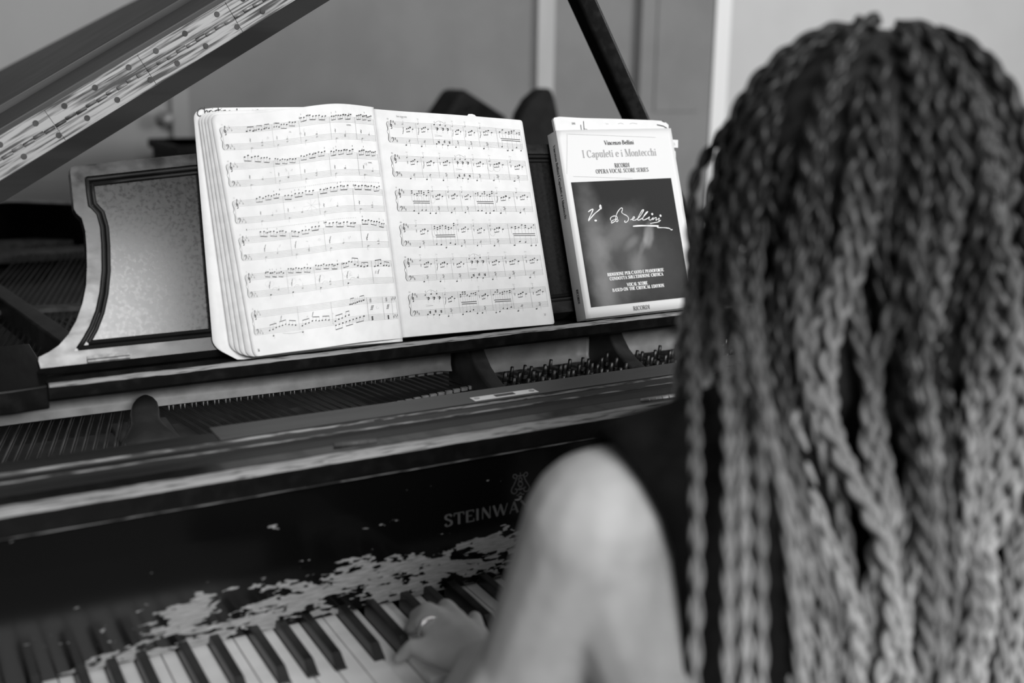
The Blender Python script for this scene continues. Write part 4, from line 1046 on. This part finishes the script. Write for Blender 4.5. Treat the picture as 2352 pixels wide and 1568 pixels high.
# ------------------------------------------------------------------ vocal score
NF = .0335
VS = empty('vocal_score', ST(.94, 0, .02), 'paperback opera vocal score with a dark portrait cover and signature', 'book')
def c_(x, y): return pst(x, y, NF)
tl, bl = c_(1287, 299), c_(1337, 730); br_, tr_ = c_(1603, 711), c_(1537, 317)
s_l = (tl[0]+bl[0])/2; s_r = s_l+.197; tH = tl[1]; tB = .0008
q = MB(); q.prism([ST(s_l+.002, tB+.002, .0095), ST(s_r-.001, tB+.002, .0095), ST(s_r-.001, tH-.001, .0095), ST(s_l+.002, tH-.001, .0095)], NN*(NF-.0115)); q.build('page_block', 'paper_edge', VS)
def cover_fn(u, v, n=NF):
    s = lerp(s_l, s_r, u); t = lerp(tB, tH, v); return ST(s, t, n+.003*max(0, u-.8)/.2*max(0, .25-v)/.25-.0012*max(0, .06-u)/.06)
q = MB(); q.grid(lambda u, v: cover_fn(u, v), 24, 24); CV = q.build('front_cover', 'cover', VS, smooth=True, solid=.0005)
q = MB(); q.prism([ST(s_l, tB, .0078), ST(s_r, tB, .0078), ST(s_r, tH, .0078), ST(s_l, tH, .0078)], NN*.0006); q.build('back_cover', 'cover', VS)
q = MB(); q.prism([ST(s_l, tB, .0078), ST(s_l, tB, NF-.001), ST(s_l, tH, NF-.001), ST(s_l, tH, .0078)], (.0007, 0, 0)); SP = q.build('spine', 'spine', VS)
# printed picture
mt, b, nt = base_mat('cover_print', .05, .6, spec=.2)
Nn, Ln = nt.nodes, nt.links
tc = Nn.new('ShaderNodeTexCoord')
def blob(cx, cz, rx, rz, rot, amp, soft):
    mp = Nn.new('ShaderNodeMapping'); mp.vector_type = 'TEXTURE'
    p = ST(cx, cz, NF); mp.inputs['Location'].default_value = p; mp.inputs['Rotation'].default_value = (0, rot, 0); mp.inputs['Scale'].default_value = (rx, .5, rz)
    vm = Nn.new('ShaderNodeVectorMath'); vm.operation = 'LENGTH'
    nz = Nn.new('ShaderNodeTexNoise'); nz.inputs['Scale'].default_value = 60; ad = Nn.new('ShaderNodeMath'); ad.operation = 'MULTIPLY_ADD'; ad.inputs[1].default_value = .5
    Ln.new(tc.outputs['Object'], mp.inputs[0]); Ln.new(tc.outputs['Object'], nz.inputs['Vector']); Ln.new(mp.outputs[0], vm.inputs[0]); Ln.new(nz.outputs['Fac'], ad.inputs[0]); Ln.new(vm.outputs['Value'], ad.inputs[2])
    mr = Nn.new('ShaderNodeMapRange'); mr.interpolation_type = 'SMOOTHSTEP'
    mr.inputs[1].default_value = 1.25-soft; mr.inputs[2].default_value = 1.25+soft; mr.inputs[3].default_value = amp; mr.inputs[4].default_value = 0
    Ln.new(ad.outputs[0], mr.inputs[0]); return mr.outputs[0]
def zb(x, y): return pst(1320+x*.1594, 450+y*.1594, NF)
bl_ = [(360, 1000, .017, .085, -.05, .15, .8), (640, 500, .040, .014, -.7, .08, .8), (1060, 560, .008, .017, .35, .14, .45), (980, 720, .004, .018, .6, .06, .6), (820, 670, .013, .005, -.55, .08, .8), (900, 980, .012, .014, .3, .09, .8), (720, 800, .045, .05, 0, .05, .6), (560, 1450, .030, .03, -.8, .06, .5), (1150, 1000, .05, .05, .2, .03, .6)]
acc = None
for x, y, rx, rz, ro, am, so_ in bl_:
    c = zb(x, y); o_ = blob(c[0], c[1], rx, rz, ro, am, so_)
    if acc is None: acc = o_
    else:
        ad = Nn.new('ShaderNodeMath'); Ln.new(acc, ad.inputs[0]); Ln.new(o_, ad.inputs[1]); acc = ad.outputs[0]
ad = Nn.new('ShaderNodeMath'); ad.inputs[1].default_value = .020; Ln.new(acc, ad.inputs[0])
cc = Nn.new('ShaderNodeCombineColor')
for i in range(3): Ln.new(ad.outputs[0], cc.inputs[i])
Ln.new(cc.outputs[0], b.inputs['Base Color']); M['print'] = mt
p1, p2 = c_(1316, 408), c_(1541, 419); p3, p4 = c_(1589, 688), c_(1350, 700)
pl_, pr_ = (p1[0]+p4[0])/2, (p2[0]+p3[0])/2; pt_, pb_ = (p1[1]+p2[1])/2, (p3[1]+p4[1])/2
def onc(s, t, e=.0006):
    u = (s-s_l)/(s_r-s_l); v = (t-tB)/(tH-tB); return cover_fn(u, v)+NN*e
q = MB(); q.grid(lambda u, v: onc(lerp(pl_, pr_, u), lerp(pb_, pt_, v), .0004), 12, 12); q.build('cover_picture', 'print', CV, smooth=True)
ik = Ink()
# outline rules
for a, b in (((247, 200), (247, 480)), ((255, 205), (860, 228)), ((290, 498), (700, 512))):
    p, r = c_(*z5(*a)), c_(*z5(*b)); ik.line(p[0], p[1], r[0], r[1], .0003, 2, 1)
def ctext(s, xa, ya, xb, yb, capx, capy0, capy1, mi=0, th=.17, ha=.05):
    p, r = c_(*z5(xa, ya)), c_(*z5(xb, yb)); t = (p[1]+r[1])/2
    cap = c_(*z5(capx, capy0))[1]-c_(*z5(capx, capy1))[1]; text(ik, s, p[0], t, r[0], t, cap, mi, th, ha)
ctext('Vincenzo Bellini', 505, 270, 712, 284, 515, 240, 268, 0, .2, .07)
ctext('I Capuleti e i Montecchi', 352, 345, 872, 375, 366, 292, 342, 2, .15, .05)
ctext('RICORDI', 577, 432, 682, 438, 590, 404, 433, 0, .16, .05)
ctext('OPERA VOCAL SCORE SERIES', 445, 462, 816, 480, 455, 435, 463, 0, .16, .05)
ctext('RICORDI', 707, 1424, 822, 1416, 720, 1393, 1422, 0, .16, .05)
ctext('RIDUZIONE PER CANTO E PIANOFORTE', 525, 1175, 920, 1167, 540, 1152, 1174, 3, .30, .09)
ctext("CONDOTTA SULL'EDIZIONE CRITICA", 541, 1205, 915, 1196, 560, 1182, 1204, 3, .30, .09)
ctext('VOCAL SCORE', 662, 1253, 807, 1249, 680, 1230, 1252, 3, .30, .09)
ctext('BASED ON THE CRITICAL EDITION', 560, 1286, 922, 1272, 580, 1263, 1285, 3, .30, .09)
def sig(pts, w=.0010):
    p = spl([zb(*a) for a in pts], 5); n = len(p); ik.stroke(p, [w*(.75+.5*abs(math.sin(i*.35))) for i in range(n)], 3)
sig([(190, 232), (225, 205), (258, 190), (250, 225), (210, 310), (195, 360), (235, 310), (290, 250), (345, 205), (375, 165), (372, 145)], .0013)
ik.oval(*zb(368, 160), .0020, .0036, 0, 3); ik.oval(*zb(298, 355), .0022, .0014, 0, 3)
sig([(515, 355), (510, 325), (540, 295), (590, 290), (610, 310), (595, 345), (560, 375), (525, 392), (528, 365), (560, 345), (600, 335), (622, 350), (605, 372), (585, 360), (588, 310), (610, 240), (650, 185), (675, 173), (685, 195), (672, 235), (700, 262), (745, 285), (770, 315), (765, 355), (735, 380), (712, 372), (722, 355)], .0010)
sig([(795, 345), (840, 330), (860, 310), (845, 302), (825, 330), (840, 352), (885, 340), (940, 290), (985, 215), (985, 198), (962, 215), (915, 300), (905, 345), (925, 348), (975, 315), (1040, 240), (1048, 225), (1025, 240), (985, 300), (975, 340), (1000, 345), (1050, 320), (1075, 300)], .0010)
sig([(1075, 305), (1065, 335), (1085, 350), (1110, 330), (1128, 310), (1120, 345), (1150, 318), (1175, 315), (1165, 350), (1195, 335), (1215, 320), (1205, 360), (1235, 350), (1200, 375), (1120, 390), (1085, 400)], .0009)
ik.oval(*zb(1112, 262), .0018, .0016, 0, 3); ik.oval(*zb(1232, 285), .0017, .0017, 0, 3)
sig([(835, 438), (930, 430), (1060, 430), (1205, 434)], .0018); sig([(1190, 440), (1195, 455), (1290, 458), (1360, 468), (1385, 488), (1405, 484)], .0011)
ik.build('printed_lettering', ['ink', 'ink_thin', 'ink_grey', 'white_ink'], CV, lambda s, t: onc(s, t, .0008))
# spine lettering (reads downwards)
ik = Ink(); nmid = .021; t_a = tH-.018; 
text(ik, 'Vincenzo Bellini/I Capuleti e i Montecchi', 0, 0, .105, 0, .0058, 0, .2, .08, serif=False)
text(ik, 'RICORDI', .205, 0, .225, 0, .0055, 0, .2, .08, serif=False)
ik.build('spine_lettering', ['ink'], SP, lambda a, b: ST(s_l-.0003, t_a-a, nmid-.002+b))

# ------------------------------------------------------------------ player
C0 = HD(1985, 500, .88)   # middle of the head of hair
HC = HD(1985, 430, .875)+V((0, .012, -.012))
SH = HD(1385, 1215, .80)
person = empty('person', (.62, -.42, 0), 'seated pianist seen from behind with long braids and a black sleeveless top', 'person')
q = MB()
TC = V((.625, -.395))
# torso as stacked closed ellipsoids and capsules
q.ball((TC.x, TC.y, .60), (.165, .115, .12), 24, 14); q.ball((TC.x, TC.y+.005, .74), (.130, .095, .14), 24, 14)
q.ball((TC.x, TC.y, .88), (.155, .098, .15), 24, 14); q.ball((TC.x, TC.y, .98), (.158, .085, .10), 24, 14)
lat = HD(1500, 1560, .80)
q.caps(lat+V((0, 0, -.08)), .043, lat, .043); q.caps(lat, .043, (SH.x+.012, SH.y, SH.z-.012), .059); q.caps(SH, .0585, (SH.x+.05, SH.y+.01, .975), .055)
RS = V((2*TC.x-SH.x+.02, SH.y+.02, SH.z))
nk = V((TC.x+.02, TC.y+.0, 1.05))
for S_ in (SH, RS):
    q.caps(S_, .0585, (S_.x*.5+TC.x*.5, S_.y*.5+TC.y*.5, S_.z+.012), .052)
    q.caps((S_.x*.6+TC.x*.4, TC.y+.01, S_.z-.015), .036, (nk.x, nk.y+.01, 1.03), .042)
q.caps(nk, .052, (HC.x, HC.y+.0, HC.z-.07), .050)
q.ball(HC, (.072, .092, .105), 24, 16); q.ball((HC.x, HC.y+.045, HC.z-.065), (.05, .05, .045), 16, 10)
q.caps((HC.x, HC.y+.088, HC.z+.012), .008, (HC.x, HC.y+.104, HC.z-.022), .012, 10)
q.caps((HC.x-.015, HC.y+.090, HC.z-.052), .007, (HC.x+.015, HC.y+.090, HC.z-.052), .007, 8); q.caps((HC.x-.013, HC.y+.088, HC.z-.062), .008, (HC.x+.013, HC.y+.088, HC.z-.062), .008, 8)
for sx in (-1, 1): q.ball((HC.x+sx*.073, HC.y-.002, HC.z-.012), (.012, .02, .03), 10, 8)
EL = V((.350, -.345, .755)); m1 = HD(1212, 1568, .85)
q.caps(SH, .0585, m1, .0405); q.caps(m1, .043, EL, .037)
WR_ = HZ(1108, 1528, .785); q.caps(EL, .038, lerp(EL, WR_, .35), .038); q.caps(lerp(EL, WR_, .35), .038, WR_, .023)
def lerp(a, b, t): return a+(b-a)*t
def hand(K, W_, tips, mids, thumb):
    for k, t, md in zip(K, tips, mids):
        base = lerp(W_, k, .25)
        q.caps(base, .016, k, .0105, 12); q.caps(k, .0100, md, .0088, 12); q.caps(md, .0088, lerp(md, t, .55), .0080, 12); q.caps(lerp(md, t, .55), .0080, t, .0068, 12)
    q.caps(lerp(W_, K[0], .3), .015, lerp(W_, K[3], .3), .015)
    a, b_, c = thumb; q.caps(a, .014, b_, .0115, 12); q.caps(b_, .0112, c, .0085, 12)
K = [HZ(984, 1500, .772), HZ(1003, 1460, .778), HZ(1018, 1428, .781), HZ(1046, 1418, .778)]
tips = [HZ(917, 1512, .7500), HZ(938, 1447, .7500), HZ(950, 1414, .7595), HZ(1004, 1408, .7510)]
mids = [lerp(a_, b_, .5)+V((0, 0, .0105)) for a_, b_ in zip(K, tips)]
hand(K, WR_, tips, mids, (lerp(WR_, K[3], .3)+V((.012, 0, -.008)), HZ(1092, 1450, .768), HZ(1090, 1418, .752)))
# right arm and hand on the treble keys
ER = V((RS.x+.07, -.345, .755)); W2 = V((.80, -.212, .795)); q.caps(RS, .056, ER, .038); q.caps(ER, .038, W2, .023)
hand([V((.84-(k_.x-.432), k_.y, k_.z)) for k_ in K], W2, [V((.84-(k_.x-.432), k_.y, k_.z)) for k_ in tips], [V((.84-(k_.x-.432), k_.y, k_.z)) for k_ in mids], (V((.787, -.180, .785)), V((.775, -.150, .772)), V((.772, -.122, .752))))
# legs
for sx in (-1, 1):
    hp, kn, an = V((TC.x+sx*.085, TC.y, .575)), V((TC.x+sx*.11, TC.y+.42, .53)), V((TC.x+sx*.11, TC.y+.44, .09))
    q.caps(hp, .085, kn, .058); q.caps(kn, .057, an, .036); q.caps((an.x, an.y-.02, .045), .035, (an.x, an.y+.14, .032), .028)
body = q.build('body', 'skin', person)
body.data.polygons.foreach_set('use_smooth', [True]*len(body.data.polygons))
rm = body.modifiers.new('remesh', 'REMESH'); rm.mode = 'VOXEL'; rm.voxel_size = .0032; rm.use_smooth_shade = True
sm = body.modifiers.new('smooth', 'SMOOTH'); sm.factor = .5; sm.iterations = 18
for sx in (-1, 1):
    q = MB(); q.ball((HC.x+sx*.03, HC.y+.083, HC.z+.008), .011, 12, 8); q.build('eye', 'eye', person, smooth=True)
# ring on the ring finger
rc = lerp(K[1], mids[1], .45); ax = (mids[1]-K[1]).normalized(); u_ = ax.cross(V((0, 0, 1))).normalized(); w_ = ax.cross(u_)
q = MB(); q.tube([rc+(u_*math.cos(2*pi*i/24)+w_*math.sin(2*pi*i/24))*.0106 for i in range(25)], .0016, 8, cap=False)
for i in range(5): a_ = -.5*pi+(i-2)*.28; q.ball(rc+(u_*math.cos(a_)+w_*math.sin(a_))*.0122, .0019, 8, 6)
q.build('ring', 'ring', person, smooth=True)
# black top: back panel with cut-in armholes, front panel
q = MB()
edge = [(HY(1582, 1700, -.487)), HY(1582, 1568, -.487), HY(1580, 1420, -.485), HY(1568, 1290, -.48), HY(1545, 1210, -.475), HY(1505, 1120, -.465), HY(1468, 1065, -.45), HY(1435, 1022, -.435)]
zs = [.60]+[e.z for e in edge]+[edge[-1].z-.004, edge[-1].z-.03]; xsl = [edge[0].x-.01]+[e.x for e in edge]+[edge[-1].x+.008, edge[-1].x+.02]
yb_ = [-.500, -.500, -.500, -.498, -.492, -.486, -.474, -.458, -.440, -.415, -.385]
def topf(u, v):
    j = v*(len(zs)-1); a = int(min(j, len(zs)-2)); f = j-a
    z = lerp(zs[a], zs[a+1], f); xl_ = lerp(xsl[a], xsl[a+1], f); xr_ = 2*TC.x-xl_+.02; yb2 = lerp(yb_[a], yb_[a+1], f)
    z += .052*max(0, (v-.62)/.38)*max(0, 1-abs(2*u-1))**.6
    x = lerp(xl_, xr_, u); return (x, yb2+.030*abs(2*u-1)**3+.01*math.cos(pi*(2*u-1)), z)
q.grid(topf, 30, (len(zs)-1)*3); q.grid(lambda u, v: (TC.x+(topf(u, v*.8)[0]-TC.x)*(.74-.2*max(0, v-.3)), 2*TC.y-topf(u, v*.5)[1]+.005, topf(u, v*.5)[2]), 30, (len(zs)-1)*3)
tp_ = q.build('tank_top', 'top', person, smooth=True, solid=.008)
# trousers
q = MB()
for sx in (-1, 1):
    hp, kn, an = V((TC.x+sx*.085, TC.y, .575)), V((TC.x+sx*.11, TC.y+.42, .53)), V((TC.x+sx*.11, TC.y+.44, .11))
    q.caps(hp, .092, kn, .066); q.caps(kn, .065, an, .048)
q.ball((TC.x, TC.y, .60), (.172, .122, .118), 24, 14)
tr = q.build('trousers', 'top', person, smooth=True); rm = tr.modifiers.new('remesh', 'REMESH'); rm.mode = 'VOXEL'; rm.voxel_size = .008; rm.use_smooth_shade = True
# hair
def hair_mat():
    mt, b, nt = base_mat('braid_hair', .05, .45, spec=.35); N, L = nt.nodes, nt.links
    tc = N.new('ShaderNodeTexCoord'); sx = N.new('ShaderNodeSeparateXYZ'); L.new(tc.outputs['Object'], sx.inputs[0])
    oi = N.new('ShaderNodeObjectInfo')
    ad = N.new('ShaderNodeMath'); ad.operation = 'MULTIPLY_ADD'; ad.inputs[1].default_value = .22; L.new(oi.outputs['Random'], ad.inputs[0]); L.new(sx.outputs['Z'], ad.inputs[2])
    mr = N.new('ShaderNodeMapRange'); mr.inputs[1].default_value = 1.26; mr.inputs[2].default_value = .94; mr.inputs[3].default_value = .004; mr.inputs[4].default_value = .36  # ombre by height; the lit look of the lower braids is put into colour
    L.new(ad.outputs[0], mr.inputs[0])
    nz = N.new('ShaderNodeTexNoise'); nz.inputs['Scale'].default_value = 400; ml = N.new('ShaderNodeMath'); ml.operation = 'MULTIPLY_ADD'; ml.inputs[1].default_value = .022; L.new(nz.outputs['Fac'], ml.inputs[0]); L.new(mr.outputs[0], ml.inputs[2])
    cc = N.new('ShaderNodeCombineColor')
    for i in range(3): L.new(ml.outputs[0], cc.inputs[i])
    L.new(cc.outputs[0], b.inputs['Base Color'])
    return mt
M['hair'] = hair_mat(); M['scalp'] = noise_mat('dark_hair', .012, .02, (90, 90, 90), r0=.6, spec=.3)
HQ = HD(1985, 415, .87)
q = MB(); q.ball(HQ+V((0, -.004, .001)), (.106, .103, .1115), 32, 20); q.ball((HC.x, HC.y-.050, HC.z-.13), (.092, .055, .15), 24, 14)
q.ball((HC.x, HC.y-.055, HC.z-.29), (.10, .040, .18), 24, 14)
q.build('hair_cap', 'scalp', person, smooth=True)
rb = random.Random(11)
def braid(path, wid, mb, pitch=.034):
    # arc-length resample then plait three strands
    L_ = [0]
    for a, b in zip(path, path[1:]): L_.append(L_[-1]+(b-a).length)
    tot = L_[-1]; n = int(tot/(pitch/11)); pts = []
    j = 0
    for i in range(n+1):
        s = tot*i/n
        while j < len(L_)-2 and L_[j+1] < s: j += 1
        f = (s-L_[j])/max(1e-6, L_[j+1]-L_[j]); pts.append((path[j].lerp(path[j+1], f), s))
    a = V((1, 0, 0)); ph0 = rb.uniform(0, 6.28)
    frames = []
    for i, (p, s) in enumerate(pts):
        t = (pts[min(i+1, n)][0]-pts[max(i-1, 0)][0]).normalized()
        if i == 0: a = t.cross(V((math.cos(ph0), math.sin(ph0), .1))).normalized()
        a = (a-t*a.dot(t)).normalized(); frames.append((p, a, t.cross(a), s))
    for k in range(3):
        ph = 2*pi*k/3; ps = []; rs = []
        for p, a, b, s in frames:
            w = wid*(1-.30*s/tot)*min(1, .45+s/.03); q_ = 2*pi*s/(pitch*2.0)+ph
            ps.append(p+a*(w*.40*math.sin(q_))+b*(w*.30*math.sin(2*q_))); rs.append(w*(.25+.05*math.cos(2*q_)))
        mb.tube(ps, rs, 6)
def hair_path(az, el, rad_extra, zend, flare=0., lean=(0, 0)):
    """start on the scalp at azimuth az (0=+Y face, 180=back), elevation el, drape down"""
    R = (.1045+rad_extra, .1045+rad_extra, .108+rad_extra); path = []
    az0 = az
    e = el
    while e > -2:
        a = math.radians(az); ee = math.radians(e)
        path.append(HQ+V((R[0]*math.cos(ee)*math.sin(a), R[1]*math.cos(ee)*math.cos(a), R[2]*math.sin(ee)))); e -= 7
    p = path[-1].copy(); d = V((math.sin(math.radians(az)), math.cos(math.radians(az)), 0)); w0 = rb.uniform(0, 6)
    while p.z > zend:
        k = (HQ.z-p.z)
        off = d*(flare*.0015*math.exp(-k*9)) + V((lean[0], lean[1], 0))*.012
        if k > .10 and p.y > TC.y-.12 and abs(p.x-TC.x) < .19 and d.y < .2: off += V((0, -.006, 0)) if k > .16 else V((0, -.0025, 0))
        p = p+V((0, 0, -.012))+off+V((math.sin(w0+k*(17+6*math.sin(w0*5))), math.cos(w0*2+k*19), 0))*.0026; path.append(p.copy())
    return path
HQ0 = None
specs = []
for ring_, (el, cnt_, re_) in enumerate(((84, 6, .008), (70, 11, .009), (54, 16, .008), (36, 21, .006), (18, 25, .003), (4, 26, .0))):
    for i in range(cnt_):
        az = 360*(i+.5*(ring_ % 2))/cnt_+rb.uniform(-5, 5)
        if (az < 62 or az > 298) : continue
        specs.append((az, el+rb.uniform(-5, 5), re_+rb.uniform(-.002, .004), rb.uniform(.72, .80), rb.uniform(.3, 1.0), (rb.uniform(-.03, .03), rb.uniform(-.02, .02))))
restb = MB(); nb = 0
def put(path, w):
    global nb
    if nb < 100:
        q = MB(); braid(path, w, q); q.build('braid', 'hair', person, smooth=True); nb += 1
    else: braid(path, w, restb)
# single strands falling free on the left
def free(pts, w):
    P3 = [HD(x, y, d) for x, y, d in pts]; path = []
    for i in range(len(P3)-1):
        p0, p1, p2, p3 = P3[max(i-1, 0)], P3[i], P3[i+1], P3[min(i+2, len(P3)-1)]
        for k in range(6):
            t = k/6; path.append(.5*((2*p1)+(-p0+p2)*t+(2*p0-5*p1+4*p2-p3)*t*t+(-p0+3*p1-3*p2+p3)*t**3))
    path.append(P3[-1]); put(path, w)
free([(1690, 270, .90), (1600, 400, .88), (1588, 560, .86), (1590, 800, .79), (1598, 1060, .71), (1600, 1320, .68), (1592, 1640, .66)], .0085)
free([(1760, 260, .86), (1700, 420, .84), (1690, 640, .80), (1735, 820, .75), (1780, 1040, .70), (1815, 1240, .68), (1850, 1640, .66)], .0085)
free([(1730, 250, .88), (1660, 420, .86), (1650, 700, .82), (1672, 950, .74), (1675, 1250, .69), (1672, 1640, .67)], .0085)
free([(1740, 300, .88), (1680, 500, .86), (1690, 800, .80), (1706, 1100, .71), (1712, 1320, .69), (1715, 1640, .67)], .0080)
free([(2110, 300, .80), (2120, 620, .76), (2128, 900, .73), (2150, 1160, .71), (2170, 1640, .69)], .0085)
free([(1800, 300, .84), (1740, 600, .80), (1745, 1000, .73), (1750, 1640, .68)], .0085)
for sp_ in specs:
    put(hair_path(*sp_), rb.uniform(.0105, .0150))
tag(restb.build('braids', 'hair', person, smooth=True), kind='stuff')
# bench
bn = empty('piano_bench', (TC.x, TC.y, 0), 'black upholstered piano bench under the seated pianist', 'bench')
q = MB(); q.box((TC.x-.36, TC.y-.18, .42), (TC.x+.36, TC.y+.18, .485)); q.build('seat', 'blackobj', bn, bevel=.015)
for sx in (-1, 1):
    for sy in (-1, 1):
        q = MB(); q.box((TC.x+sx*.32-.022, TC.y+sy*.14-.022, 0), (TC.x+sx*.32+.022, TC.y+sy*.14+.022, .42)); q.build('leg', 'blackobj', bn)
